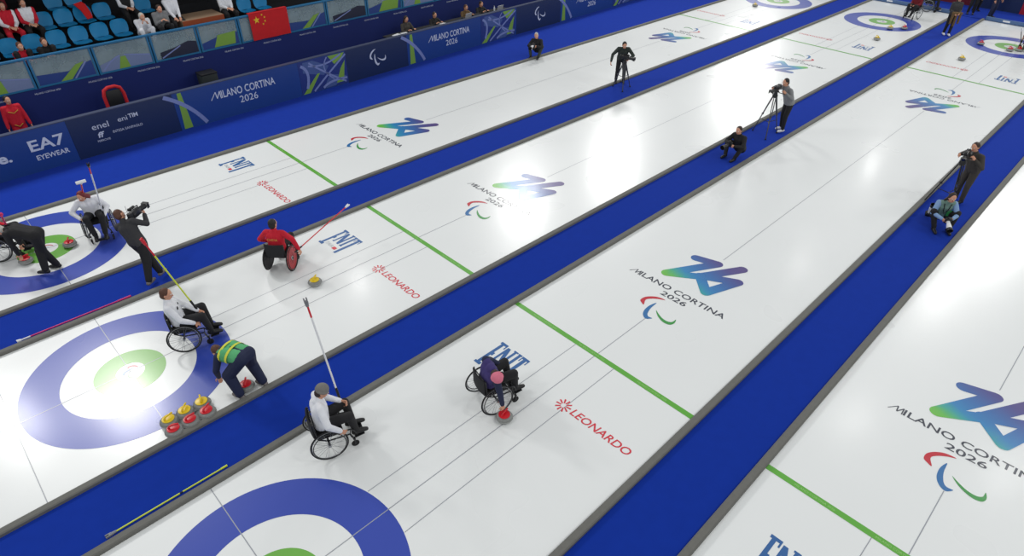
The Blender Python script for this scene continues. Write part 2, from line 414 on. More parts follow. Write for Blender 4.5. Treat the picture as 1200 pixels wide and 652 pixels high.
b = board(.84, 3.72, m_navy, 'navy advertising board with four small sponsor marks, right of the EA7 board')
ptext(b, 'enel', .56, .72, .44, .17); ptext(b, 'eni', 1.26, .77, .26, .13); ptext(b, 'TIM', 1.56, .80, .26, .12, bold=.02)
ptext(b, 'ff', .62, .47, .16, .16, bold=.03, shear=.25); ptext(b, 'FERROVIE', .58, .35, .34, .06); ptext(b, 'INTESA SANPAOLO', 1.04, .50, .82, .075)
b = board(3.72, 7.95, m_blueb, 'blue advertising board printed MILANO CORTINA 2026, nearest to the camera of those three'); strip(b, .2); event(b, 2.22)
b = board(7.95, 9.85, m_blueb, 'advertising board with lime and lilac swirls below the red flag'); swirl(b, 0, 1.9)
b = board(9.85, 12.62, m_navy, 'navy advertising board with three white crescents, below the glass panels'); agitos(b, 1.36, .62, .78)
b = board(12.62, 16.55, m_blueb, 'blue advertising board printed MILANO CORTINA 2026 in front of the seated technicians'); strip(b, .2); event(b, 2.17)
b = board(16.55, 18.72, m_blueb, 'advertising board with lime and lilac swirls behind the crouching photographer'); swirl(b, 0, 2.1)
b = board(18.72, 21.75, m_navy, 'navy advertising board with three white crescents cut by the top edge of the photo'); agitos(b, 1.55, .62, .78)
b = board(21.75, 25.9, m_blueb, 'blue advertising board printed MILANO CORTINA 2026, farthest from the camera'); strip(b, .2); event(b, 2.25)
b = board(25.9, 27.9, m_blueb, 'advertising board with lime and lilac swirls nearest the far end of the hall'); swirl(b, 0, 1.9)
b = board(27.9, 36, m_navy, 'plain navy advertising board at the far end of the row')
# stage front of the stand
VW = 1.75; ZP = 1.60
m_stage = mat('dark_blue_stage_front', (5, 30, 100), .8, var=.12, scale=1.2); m_plat = mat('dark_stand_floor', (22, 24, 30), .9)
m_turq = mat('turquoise_steel', (26, 104, 150), .45, var=.1, scale=6)
wl = side('wall_left', -9, VW, 0); wl['kind'] = 'structure'
MB().box((23, .06, ZP/2), (46, .12, ZP)).build('front_panel', m_stage, wl, smooth=False)
for k in range(-1, 14):
    mb = MB(); text(mb, 'MILANO CORTINA 2026', (9+.72+1.41*k, -.004, 1.455), (1, 0, 0), (0, 0, 1), .66, .05); mb.build('lettering', m_prt, wl, smooth=False)
MB().box((23, .02, .03), (46, .03, .06)).build('skirting', m_plat, wl, smooth=False)
# tiers
tiers = [(VW+.12, 2.95, 2.02), (2.95, 3.75, 2.36), (3.75, 4.55, 2.66), (4.55, 6.4, 2.96)]
ZT = [t[2] for t in tiers]
t0 = side('floor_stand', -9, 0, 0); t0['kind'] = 'structure'
for a, b_, z in tiers: MB().box((23, (a+b_)/2, z/2), (46, b_-a, z)).build('stand_tier', m_plat, t0, smooth=False)
wb = side('wall_back', -9, 6.4, 0); wb['kind'] = 'structure'
MB().box((23, .1, 3.2), (46, .2, 6.4)).build('back_panel', mat('black_drape', (16, 17, 22), .95), wb, smooth=False)
cl = side('unseen_light_blocker', -9, 0, 0); cl['kind'] = 'structure'
MB().box((23, 4.95, 4.85), (46, 4.7, .2)).build('shading_slab', mat('dark_shading_slab', (30, 31, 36), .9), cl, smooth=False)  # unseen slab added above the stand to keep light off it
# railing panels
def glass_mat():
    m = bpy.data.materials.new('hazy_glass'); m.use_nodes = True; nt = m.node_tree; b = nt.nodes['Principled BSDF']
    b.inputs['Base Color'].default_value = (*srgb((150, 172, 182)), 1); b.inputs['Roughness'].default_value = .12
    nz = nt.nodes.new('ShaderNodeTexNoise'); nz.inputs['Scale'].default_value = 2.2; tc = nt.nodes.new('ShaderNodeTexCoord'); nt.links.new(tc.outputs['Object'], nz.inputs['Vector'])
    mr = nt.nodes.new('ShaderNodeMapRange'); mr.inputs[1].default_value = .35; mr.inputs[2].default_value = .65; mr.inputs[3].default_value = .42; mr.inputs[4].default_value = .58
    nt.links.new(nz.outputs['Fac'], mr.inputs[0]); nt.links.new(mr.outputs[0], b.inputs['Alpha']); return m
m_glass = glass_mat()
PANEL_U = [-3.9, -2.3, -.72, .86, 2.50, 4.14, 5.62, 7.02, 8.72, 10.42, 12.2, 13.9, 15.6, 17.3, 19.0]
GRAPH = ['fan', 'wedge', 'fan', 'wedge', 'fan', 'swoosh', 'green', 'plain', 'wedge', 'swoosh', 'green', 'fan', 'wedge', 'fan']
GTXT = {'fan': 'printed fan', 'wedge': 'lime wedge', 'swoosh': 'dark swoosh', 'green': 'green patch', 'plain': 'no print'}
WHERE = ['outside the left edge of the photo', 'just outside the left edge of the photo', 'leftmost in the photo', 'second from the left edge of the photo', 'third from the left edge, below the white seatback', 'in front of the spectators in white jackets',
         'in front of the beige stair landing', 'partly behind the red flag', 'just right of the red flag', 'second to the right of the red flag', 'third to the right of the red flag', 'fourth to the right of the red flag', 'fifth to the right of the flag', 'sixth to the right of the flag']
m_pbase = mat('panel_blue_print', (30, 60, 130), .5); m_plil = mat('panel_lilac_print', (112, 128, 168), .5); m_pdark = mat('panel_dark_print', (24, 30, 56), .5)
for i in range(len(PANEL_U)-1):
    u0, u1 = PANEL_U[i]+.014, PANEL_U[i+1]-.014; w = u1-u0; z0, z1 = 1.62, 2.44; h = z1-z0
    r = side('railing_panel', u0, VW+.04, ZP, 'glass railing panel with %s, %s' % (GTXT[GRAPH[i]], WHERE[i]), 'railing panel', 'glass railing panels of the stand')
    Zz = lambda z: z-ZP
    for x in (.03, w-.03):
        MB().box((x, 0, Zz((z0+z1)/2)-.01), (.055, .05, h+.02)).build('post', m_turq, r, smooth=False)
    MB().box((w/2, 0, Zz(z1)), (w+.06, .09, .06), bev=.012).build('top_rail', m_turq, r, smooth=False)
    MB().box((w/2, 0, Zz(z0)+.015), (w, .06, .05)).build('bottom_rail', m_turq, r, smooth=False)
    gl = MB().box((w/2, 0, Zz(2.02)), (w-.11, .012, h-.07)).build('glass_pane', m_glass, r, smooth=False)
    x0, x1 = .07, w-.07; y = -.012; g = GRAPH[i]; za, zb = .06, .74
    XX = lambda t: x0+(x1-x0)*t
    def pp(pl, m, nm, dy=0): mb = MB(); mb.poly([(XX(a), y-dy, za+(zb-za)*q) for a, q in pl]); return mb.build(nm, m, gl, smooth=False)
    if g == 'fan':
        pp([(0, 0), (1, 0), (1, .38), (.62, .5), (.36, .5), (0, .3)], m_plil, 'printed_fan'); pp([(.34, 0), (.56, 0), (.52, .5), (.42, .5)], m_swirlg, 'lime_wedge', .003)
        mb = MB(); ribbon(mb, [(XX(a), za+(zb-za)*q) for a, q in bez((.04, .04), (.25, .5), (.42, .55))], .022, y-.004); ribbon(mb, [(XX(a), za+(zb-za)*q) for a, q in bez((.98, .36), (.75, .45), (.5, .56))], .018, y-.004); mb.build('lilac_curve', m_swirlv, gl, smooth=False)
    elif g == 'wedge':
        pp([(0, 0), (1, 0), (1, .62), (.55, .35), (0, .42)], m_pbase, 'printed_field'); pp([(.36, 0), (.56, 0), (.86, .62), (.70, .56)], m_swirlg, 'lime_wedge', .003)
        mb = MB(); ribbon(mb, [(XX(.62), za), (XX(.9), za+.42)], .02, y-.004); mb.build('lilac_curve', m_swirlv, gl, smooth=False)
    elif g == 'swoosh':
        pp([(.1, 0), (1, 0), (1, .5), (.8, .58), (.45, .4), (.1, .3)], m_pdark, 'printed_field')
        mb = MB(); ribbon(mb, [(XX(.12), za+.03), (XX(.6), za+.3)], .018, y-.004); mb.build('lilac_curve', m_swirlv, gl, smooth=False)
    elif g == 'green':
        pp([(0, 0), (1, 0), (1, .55), (.5, .5), (0, .3)], m_pbase, 'printed_field'); pp([(.3, .02), (.9, .02), (.95, .6), (.45, .55)], m_swirlg, 'lime_patch', .003)
# flag with five stars hung over the rail
m_flag = mat('red_flag_cloth', (196, 16, 26), .8, var=.1, scale=8); m_star = mat('yellow_print', (226, 190, 40), .7)
FU0, FW_, FZ0, FH = 7.42, 1.42, 1.63, .87
fl = side('flag', FU0, VW-.03, FZ0, 'red flag with one large and four small yellow stars hung over the railing', 'flag')
def fy(x, z): return -.012*math.sin(9*x+1)*(1-z/FH*.5) - .01
mb = MB(); nx, nz_ = 26, 12
g0 = [[mb.v((FW_*i/nx, fy(FW_*i/nx, FH*j/nz_), FH*j/nz_)) for i in range(nx+1)] for j in range(nz_+1)]
g1 = [[mb.v((FW_*i/nx, fy(FW_*i/nx, FH*j/nz_)+.004, FH*j/nz_)) for i in range(nx+1)] for j in range(nz_+1)]
for G_ in (g0, g1):
    for j in range(nz_):
        for i in range(nx): mb.face([G_[j][i], G_[j][i+1], G_[j+1][i+1], G_[j+1][i]])
for j in range(nz_):
    mb.face([g0[j][0], g0[j+1][0], g1[j+1][0], g1[j][0]]); mb.face([g0[j][nx], g0[j+1][nx], g1[j+1][nx], g1[j][nx]])
for i in range(nx):
    mb.face([g0[0][i], g0[0][i+1], g1[0][i+1], g1[0][i]]); mb.face([g0[nz_][i], g0[nz_][i+1], g1[nz_][i+1], g1[nz_][i]])
# folded over the rail
mb.box((FW_/2, .05, FH+.005), (FW_, .14, .012)); mb.build('cloth', m_flag, fl)
def star(mb, cx, cz, R, rot):
    pts = []
    for k in range(10):
        rr = R if k % 2 == 0 else R*.4; t = PI/2 + rot + k*PI/5
        x, z = cx+rr*math.cos(t), cz+rr*math.sin(t); pts.append((x, fy(x, z)-.006, z))
    c = mb.v((cx, fy(cx, cz)-.006, cz)); vs = [mb.v(p) for p in pts]
    for k in range(10): mb.face([c, vs[k], vs[(k+1) % 10]])
for cx, cz, R, rt in ((.25, .64, .125, 0), (.47, .78, .042, .4), (.55, .69, .042, .9), (.55, .57, .042, .2), (.47, .48, .042, .6)):
    mb = MB(); star(mb, cx, cz, R, rt); mb.build('star', m_star, fl, smooth=False)
# seats
m_seat = mat('turquoise_plastic', (20, 132, 186), .4, var=.06, scale=4)
def make_seat():
    r = empty('stadium_seat', (0, 0, 0)); 
    mb = MB()
    def shell(pts, th):
        n = len(pts[0]); a = [[mb.v(p) for p in row] for row in pts]; d = V(th); b_ = [[mb.v(V(p)+d) for p in row] for row in pts]
        for G_ in (a, b_):
            for j in range(len(G_)-1):
                for i in range(n-1): mb.face([G_[j][i], G_[j][i+1], G_[j+1][i+1], G_[j+1][i]])
        m_ = len(a)
        for j in range(m_-1):
            for i in (0, n-1): mb.face([a[j][i], a[j+1][i], b_[j+1][i], b_[j][i]])
        for i in range(n-1):
            for j in (0, m_-1): mb.face([a[j][i], a[j][i+1], b_[j][i+1], b_[j][i]])
    rows = []
    for j, (z, hw) in enumerate(((.42, .20), (.50, .235), (.60, .25), (.70, .245), (.78, .21), (.82, .15))):
        rows.append([(hw*s, .16+.10*(z-.42)+.05*(1-s*s)-.02, z) for s in (-1, -.75, -.4, 0, .4, .75, 1)])
    shell(rows, (0, .02, 0)); mb.build('backrest', m_seat, r)
    mb = MB(); rows = []
    for j, (y, hw) in enumerate(((-.22, .17), (-.20, .22), (-.08, .24), (.06, .23), (.17, .20))):
        rows.append([(hw*s, y, .44-.03*(1-s*s)+(.015 if j == 0 else 0)) for s in (-1, -.75, -.4, 0, .4, .75, 1)])
    shell(rows, (0, 0, -.02)); mb.build('seat_pan', m_seat, r)
    mb = MB(); mb.box((0, 0, .21), (.05, .05, .40)); mb.box((0, 0, .01), (.22, .2, .02)); mb.box((0, .06, .39), (.30, .06, .03)); mb.build('pedestal', m_plat, r)
    return r
SEATS = []
def seat(row, u, lab, first=[None]):
    v = (2.42, 3.28, 4.08, 4.88)[row]
    if first[0] is None: first[0] = o = make_seat()
    else: o = copy_tree(first[0])
    o.location = sp(u, v, ZT[row]); o.rotation_euler = (0, 0, TH); tag(o, lab, 'stadium seat', 'turquoise stadium seats')
    return o
R1 = [('leftmost at the edge of the photo', .16), ('behind the small figure in red', .74), ('behind the brown-haired head', 1.32), ('third from the white jacket pile', 1.93), ('second seat left of the white jacket pile', 2.52), ('next to the white jacket pile, left', 3.10), ('next to the kneeling white-jacket spectator', 3.68)]
for n_, u in R1: seat(0, u, 'empty turquoise stadium seat in the front row, ' + n_)
for n_, u in (('second left of the red scarf', 1.95), ('directly left of the red scarf', 2.50), ('under the red scarf', 3.04), ('right of the red scarf', 3.58)): seat(1, u, 'turquoise stadium seat in the second row, ' + n_)
for n_, u in (('above the seat left of the scarf', 2.55), ('above the red scarf', 3.1)): seat(2, u, 'turquoise stadium seat in the third row, ' + n_)
seat(1, 4.80, 'turquoise stadium seat in the second row, behind the spectator in the grey coat')
seat(0, 7.75, 'turquoise stadium seat right above the red flag'); seat(0, 8.35, 'turquoise stadium seat above the right half of the red flag')
# red scarf lying over a seat
m_scarf = mat('red_knit', (200, 24, 26), .9, bump=.2, scale=80)
sc_ = side('scarf', 3.06, 3.18, ZT[1]+.42, 'red scarf hanging over a turquoise seat in the second row', 'scarf')
mb = MB(); mb.slab([(-.17, .30, .46), (.05, .30, .50), (.13, .28, .42), (.16, .10, .20), (.14, -.02, .08), (-.02, -.02, .06), (-.06, .18, .28)], (0, -.03, .02)); bmesh.ops.subdivide_edges(mb.bm, edges=mb.bm.edges[:], cuts=2); mb.build('cloth', m_scarf, sc_)
# beige landing in the stand
m_beige = mat('beige_plywood', (150, 124, 100), .7, var=.12, scale=3); m_orange = mat('orange_edging', (150, 66, 26), .6)
ld = side('stair_landing', 6.05, 2.35, 2.0, 'beige stair landing with an orange front edge between the spectators', 'landing')
MB().box((0, .1, .29), (1.35, .85, .58)).build('step_block', m_beige, ld, smooth=False); MB().box((0, -.335, .49), (1.36, .03, .16)).build('edging', m_orange, ld, smooth=False)
# things behind the boards
m_black = mat('black_plastic', (22, 23, 26), .5); m_paper = mat('white_paper', (214, 216, 218), .8); m_redpl = mat('red_canvas', (190, 22, 32), .7)
dk = side('long_desk', 15.6, .78, 0, 'long dark desk behind the advertising boards for the seated technicians', 'desk')
MB().box((0, 0, .955), (6.6, .6, .04), bev=.006).build('desktop', m_plat, dk, smooth=False)
for x in (-3.1, -1, 1, 3.1):
    for y in (-.24, .24): MB().box((x, y, .47), (.05, .05, .93)).build('leg', m_black, dk, smooth=False)
def paper(u, v, rz, lab, s=(.3, .21)):
    o = side('paper_sheet', u, v, .978, lab, 'paper', 'papers on the long desk'); o.rotation_euler[2] = TH+rz
    mb = MB(); mb.box((0, 0, .008), (s[0], s[1], .010)); mb.box((.01, .012, .02), (s[0]*.95, s[1]*.9, .010), Matrix.Rotation(.12, 3, 'Z')); mb.build('sheets', m_paper, o, smooth=False)
paper(12.74, .74, .1, 'white papers at the left end of the desk, left one of the pair', (.34, .24)); paper(13.10, .72, -.2, 'white papers at the left end of the desk, right one of the pair', (.28, .22))
paper(15.1, .74, .2, 'white papers on the desk between the seated technicians', (.26, .22))
def laptop(u, v, lab):
    o = side('laptop', u, v, .976, lab, 'laptop', 'laptops on the long desk')
    MB().box((0, 0, .012), (.34, .24, .02), bev=.004).build('keyboard_base', m_black, o, smooth=False)
    MB().box((0, -.14, .13), (.34, .012, .23), Matrix.Rotation(math.radians(14), 3, 'X')).build('screen_lid', mat('silver_lid', (196, 198, 202), .4, metal=.3), o, smooth=False)
laptop(16.4, .72, 'silver laptop with its lid towards the ice, in front of a technician')
laptop(18.3, .72, 'silver laptop on the desk end nearest the swirl board')
bt = side('water_bottle', 18.05, .7, .976, 'small clear-white water bottle standing on the desk', 'bottle')
MB().lathe([(0, 0), (.033, .003), (.035, .05), (.035, .15), (.02, .185), (.013, .2), (.013, .215), (0, .216)]).build('body', mat('milky_plastic', (205, 212, 220), .3), bt); MB().lathe([(0, .212), (.016, .212), (.016, .238), (0, .24)]).build('cap', m_paper, bt)
# red folding chair behind the board
ch = side('folding_chair', 2.5, .95, 0, 'red framed chair with a black back standing behind the navy board', 'chair')
mb = MB(); mb.tube([(-.27, .05, .0), (-.27, .08, .55), (-.27, .12, 1.2), (-.22, .13, 1.36), (-.1, .14, 1.42), (.1, .14, 1.42), (.22, .13, 1.36), (.27, .12, 1.2), (.27, .08, .55), (.27, .05, 0)], .05, 10); mb.build('back_frame', m_redpl, ch)
MB().box((0, .12, 1.05), (.42, .04, .56), Matrix.Rotation(-.06, 3, 'X'), bev=.015).build('backrest', m_black, ch); MB().box((0, -.14, .66), (.50, .46, .05), bev=.02).build('seat', m_black, ch)
for s in (-1, 1): MB().tube([(.25*s, .06, .62), (.25*s, -.34, .60), (.25*s, -.34, .02)], .02).build('leg', m_redpl, ch)
ec = side('equipment_case', 5.4, 1.3, -.22+.22, 'dark olive equipment case standing against the stage front behind the board', 'case')
MB().box((0, 0, .58), (.52, .42, 1.04), bev=.02).build('body', mat('olive_black_case', (34, 42, 40), .6), ec); MB().box((0, 0, 1.115), (.54, .44, .05), bev=.01).build('lid', m_black, ec)
for x in (-.2, .2):
    for y in (-.15, .15): MB().cone((x, y-.015, .03), (x, y+.015, .03), .03).build('caster', m_black, ec)
# far end boards
m_maroon = mat('maroon_board', (110, 18, 34), .5)
def endboard(y0, y1, m, lab):
    o = empty('end_board', (35.2, (y0+y1)/2, .008), 0, lab, 'advertising board', 'boards behind the far ends of the sheets')
    MB().box((0, 0, .55), (.1, y1-y0-.01, 1.1)).build('panel', m, o, smooth=False); MB().box((.01, 0, 1.11), (.14, y1-y0-.01, .03)).build('top_rail', m_boardtop, o, smooth=False)
    return o
endboard(1.0, 5.2, m_navy, 'navy end board behind the sheet beside the advertising boards')
endboard(-3.4, 1.0, m_blueb, 'blue end board behind the farthest carpet runner'); endboard(-5.8, -3.4, m_navy, 'navy end board behind the two far wheelchair players')
o = endboard(-7.6, -5.8, m_maroon, 'maroon end board behind the person standing with a coat'); endboard(-9.75, -7.6, m_navy, 'dark navy end board behind the runner with the standing officials')
o = endboard(-13, -9.75, mat('red_board', (170, 24, 44), .5), 'red end board with white lettering at the top right corner of the photo')
mb = MB(); text(mb, 'PARALYMPICS', (-.056, 1.42, .35), (0, -1, 0), (0, 0, 1), 2.7, .36, bold=.02); mb.build('lettering', m_prt, o, smooth=False)
# ------------------------------------------------------------------ curling stones
m_gran = mat('grey_granite', (128, 130, 128), .35, var=.35, scale=160); m_yel = mat('yellow_plastic', (228, 196, 24), .35); m_red = mat('red_plastic', (206, 26, 40), .35)
m_band = mat('pale_striking_band', (156, 158, 156), .7)
def make_stone(m):
    r = empty('curling_stone', (0, 0, 0))
    g = MB().lathe([(0, .003), (.062, .003), (.07, 0), (.078, .006), (.115, .016), (.137, .034), (.1455, .057), (.137, .084), (.115, .104), (.085, .114), (.06, .116), (0, .116)], n=36).build('granite_body', m_gran, r)
    MB().lathe([(.1432, .046), (.1468, .052), (.1468, .063), (.1432, .069)], n=36).build('striking_band', m_band, g)
    c = MB().lathe([(0, .115), (.094, .115), (.098, .119), (.096, .126), (.07, .132), (.03, .135), (0, .136)], n=32).build('coloured_cap', m, r)
    MB().tube([(-.055, 0, .125), (-.06, 0, .15), (-.045, 0, .172), (-.02, 0, .18), (.03, 0, .182), (.085, 0, .180), (.095, 0, .179)], [.018, .017, .016, .015, .015, .016, .012], 10).build('handle', m, c)
    return r
STY, STR = make_stone(m_yel), make_stone(m_red)
used = set()
def stone(base, p, rz, lab, grp):
    o = base if base.name not in used else copy_tree(base); used.add(base.name)
    o.location = (p.x, p.y, 0.0032); o.rotation_euler = (0, 0, rz); return tag(o, lab, 'curling stone', grp)
for i, (x, y) in enumerate(((197, 491), (216, 480.5), (235.8, 470.3))):
    stone(STY, at(x, y, .12), .3+.5*i, 'yellow-handled parked stone, %s' % ('end of the row away from the green vest', 'middle of its row of three', 'end of the row beside the green vest')[i], 'parked yellow stones')
for i, (x, y) in enumerate(((203, 502), (222.3, 491), (241.6, 480.6))):
    stone(STR, at(x, y, .12), -.3+.4*i, 'red-handled parked stone, %s' % ('end of the row away from the green vest', 'middle of its row of three', 'end of the row beside the green vest')[i], 'parked red stones')
stone(STR, at(287.5, 450, .12), .9, 'red-handled curling stone between the feet of the green vest official', 'stones in play')
stone(STY, at(368.5, 328, .12), .6, 'lone yellow-handled curling stone in front of the red-jacket player', 'stones in play')
stone(STR, at(591, 486, .12), .2, 'red-handled curling stone under the hand of the player in navy and purple', 'stones in play')
stone(STR, at(80.5, 283.5, .12), 1.2, 'red-handled curling stone on the green ring by the bending man in black', 'stones in play')
stone(STR, at(29, 303, .12), .2, 'red-handled curling stone under the bending man in black', 'stones in play')
for (x, y), b, lab in (((1028, 44.5), STY, 'yellow-handled stone alone in front of the far rings, below the red far player'), ((1043.5, 32), STY, 'yellow-handled stone at the edge of the far green ring of the parked-stones sheet'), ((1060, 32), STR, 'red-handled stone on the far blue ring nearest the blue runner'),
                       ((1127.5, 68), STY, 'yellow-handled stone alone in front of the rightmost far rings'), ((1150, 50), STR, 'red-handled stone on the far blue ring nearest the standing person with coat'), ((1184, 57.5), STR, 'red-handled stone on the rightmost far green ring, left of two'), ((1195, 57.5), STR, 'red-handled stone at the foot of the far player at the right edge'), ((885, 5.5), STY, 'yellow-handled stone at the edge of the far rings beside the advertising boards')):
    stone(b, at(x, y, .09), 1.0, lab, 'stones in play')

# ------------------------------------------------------------------ delivery sticks
m_wht = mat('white_plastic', (224, 226, 228), .4); m_ywl = mat('lime_yellow_paint', (206, 220, 60), .4); m_mag = mat('magenta_paint', (196, 28, 110), .4); m_pink = mat('pink_paint', (222, 60, 120), .4)
m_redp = mat('red_gloss_paint', (206, 28, 44), .35); m_silver = mat('silver_metal', (176, 180, 186), .3, metal=.8)
def stick(p0, p1, sections, lab, grip=.35, gm=None, head=None, hm=None, r=.0145, group='delivery sticks', name='delivery_stick'):
    p0, p1 = V(p0), V(p1); d = p1-p0; L = d.length
    o = bpy.data.objects.new(name, None); COL.objects.link(o); o.location = p0; o.rotation_mode = 'QUATERNION'; o.rotation_quaternion = d.to_track_quat('Z', 'Y'); tag(o, lab, 'delivery stick', group)
    mb = MB(); mb.cone((0, 0, 0), (0, 0, grip), r*1.5, r*1.4, 10); mb.build('grip', gm or m_black, o)
    z = grip
    for f, m in sections:
        z2 = grip+(L-grip)*f; MB().cone((0, 0, z), (0, 0, z2), r, r, 10).build('shaft', m, o); z = z2
    h = MB(); h.cone((0, 0, L-.02), (0, 0, L+.05), r*1.6, r*2.2, 12); h.build('collar', hm or m_wht, o)
    if head == 'fork':
        h = MB(); h.box((0, 0, L+.06), (.055, .04, .04), bev=.01)
        for s in (-1, 1): h.box((s*.02, 0, L+.095), (.015, .036, .055), bev=.005)
        h.build('handle_clip', hm or m_wht, o)
    elif head == 'pad':
        h = MB(); h.box((0, 0, L+.07), (.20, .07, .05), bev=.015); h.build('brush_head', hm or m_wht, o)
    return o

# ------------------------------------------------------------------ wheelchairs
m_rub = mat('black_tyre_rubber', (20, 20, 22), .8); m_fr = mat('black_enamel', (26, 27, 31), .35); m_alu = mat('brushed_aluminium', (150, 152, 156), .35, metal=.9)
m_cush = mat('black_cushion_fabric', (28, 29, 33), .9, bump=.15, scale=60)
def wheelchair(loc, rz, lab, cover=None, rim=None, R=.295, half=.29, frame=None, tyre=None, group='wheelchairs of the curling players'):
    fm = frame or m_fr
    r = empty('wheelchair', loc, rz, lab, 'wheelchair', group)
    mb = MB()
    for s in (-1, 1):
        mb.tube([(-.17, .2*s, .74), (-.14, .2*s, .385), (.18, .2*s, .385), (.36, .19*s, .375), (.42, .15*s, .26), (.46, .12*s, .13)], .013, 8)
        mb.tube([(-.14, .2*s, .385), (0, .2*s, R), (.34, .19*s, .27), (.36, .19*s, .37)], .012, 8)
        mb.tube([(.34, .19*s, .27), (.36, .22*s, .22)], .015, 8)
    mb.tube([(0, -.24, R), (0, .24, R)], .016, 10); mb.tube([(.2, -.2, .375), (.2, .2, .375)], .011); mb.tube([(-.165, -.2, .70), (-.165, .2, .70)], .011)
    mb.build('frame', fm, r)
    MB().box((.04, 0, .415), (.42, .39, .06), bev=.02).build('seat', m_cush, r)
    bm_ = MB(); n = 7
    rows = [[(-.165-.03*math.cos((k/(n-1)-.5)*PI)-.02*(z-.43), -.2+.4*k/(n-1), z) for k in range(n)] for z in (.43, .56, .68, .74)]
    A = [[bm_.v(p) for p in row] for row in rows]; B = [[bm_.v(V(p)+V((-.025, 0, 0))) for p in row] for row in rows]
    for G_ in (A, B):
        for j in range(3):
            for i in range(n-1): bm_.face([G_[j][i], G_[j][i+1], G_[j+1][i+1], G_[j+1][i]])
    for j in range(3):
        for i in (0, n-1): bm_.face([A[j][i], A[j+1][i], B[j+1][i], B[j][i]])
    for i in range(n-1):
        for j in (0, 3): bm_.face([A[j][i], A[j][i+1], B[j][i+1], B[j][i]])
    bm_.build('backrest', m_cush, r)
    for s in (-1, 1):
        ax = V((0, s, .05)).normalized(); c = V((0, half*s, R))
        mb = MB(); mb.ring(c, ax, R-.026, .0085, 40, 8)
        x = ax.orthogonal().normalized(); y = ax.cross(x)
        mb.cone(c-ax*.035, c+ax*.035, .022, .022, 14)
        for k in range(20):
            t = 2*PI*k/20; e = 1 if k % 2 else -1
            mb.tube([c + ax*.022*e + (x*math.cos(t)+y*math.sin(t))*.02, c + (x*math.cos(t+.25*e)+y*math.sin(t+.25*e))*(R-.03)], .0022, 5)
        w = mb.build('wheel', m_alu if cover is None else fm, r)
        MB().ring(c, ax, R-.0125, .0125, 48, 10).build('tyre', tyre or m_rub, w)
        MB().ring(c+ax*.028, ax, R-.045, .008, 40, 8).build('hand_rim', rim or fm, w)
        if cover is not None:
            cm = cover[0] if s > 0 else cover[1]
            MB().lathe([(.03, .012), (R-.09, .012), (R-.035, .002), (R-.035, -.002), (.03, .004)], c, ax, 40).build('spoke_cover', cm, w)
            MB().lathe([(0, .016), (.045, .016), (.05, .010)], c, ax, 20).build('hub_cap', m_wht, w)
        mb = MB(); cc = V((.39, .22*s, .062)); mb.lathe([(0, -.012), (.05, -.012), (.062, -.006), (.062, .006), (.05, .012), (0, .012)], cc, (0, 1, 0), 20); ca = mb.build('caster', m_rub, r)
        mb = MB(); mb.box((.39, .22*s+.02, .11), (.02, .006, .12)); mb.box((.39, .22*s-.02, .11), (.02, .006, .12)); mb.box((.385, .22*s, .175), (.035, .05, .02)); mb.cone((.375, .22*s, .17), (.362, .22*s, .24), .012); mb.build('caster_fork', fm, ca)
    MB().box((.49, 0, .115), (.16, .30, .018), Matrix.Rotation(-.15, 3, 'Y'), bev=.006).build('footplate', fm, r)
    return r

# ------------------------------------------------------------------ tripods and cameras
m_carbon = mat('grey_tripod_tube', (74, 76, 80), .4, metal=.4); m_glassy = mat('dark_lens_glass', (14, 16, 24), .08, coat=1)
def tripod(loc, rz, lab, h=1.28, spread=.42, bar=True, light=False):
    r = empty('tripod', loc, rz, lab, 'tripod', 'camera tripods on the runners')
    for k in range(3):
        t = 2*PI*k/3+PI; f = V((spread*math.cos(t), spread*math.sin(t), .012)); top = V((.05*math.cos(t), .05*math.sin(t), h-.12)); mid = top.lerp(f, .5)
        lg = MB(); n = V((-math.sin(t), math.cos(t), 0))
        for e in (-1, 1): lg.tube([top+n*.028*e, mid+n*.022*e], .014, 8)
        lg.tube([mid-(f-mid)*.1, f], .016, 8); lg.box(mid, (.05, .06, .05), bev=.01); lo = lg.build('leg', m_carbon if light else m_fr, r)
        MB().ell(f+V((0, 0, .012)), (.03, .03, .022)).build('rubber_foot', m_rub, lo)
    mb = MB()
    for k in range(3):
        t = 2*PI*k/3+PI; mb.tube([(0, 0, .42), (spread*.62*math.cos(t), spread*.62*math.sin(t), .46)], .010)
    mb.build('mid_spreader', m_fr, r)
    mb = MB(); mb.lathe([(0, h-.16), (.075, h-.16), (.08, h-.1), (.06, h-.06), (.05, h), (0, h)]); mb.box((0, 0, h+.02), (.16, .09, .045), bev=.01); mb.build('fluid_head', m_fr, r)
    if bar: MB().tube([(-.06, .05, h), (-.30, .10, h-.08), (-.48, .12, h-.16)], .011).build('pan_bar', m_fr, r)
    return r
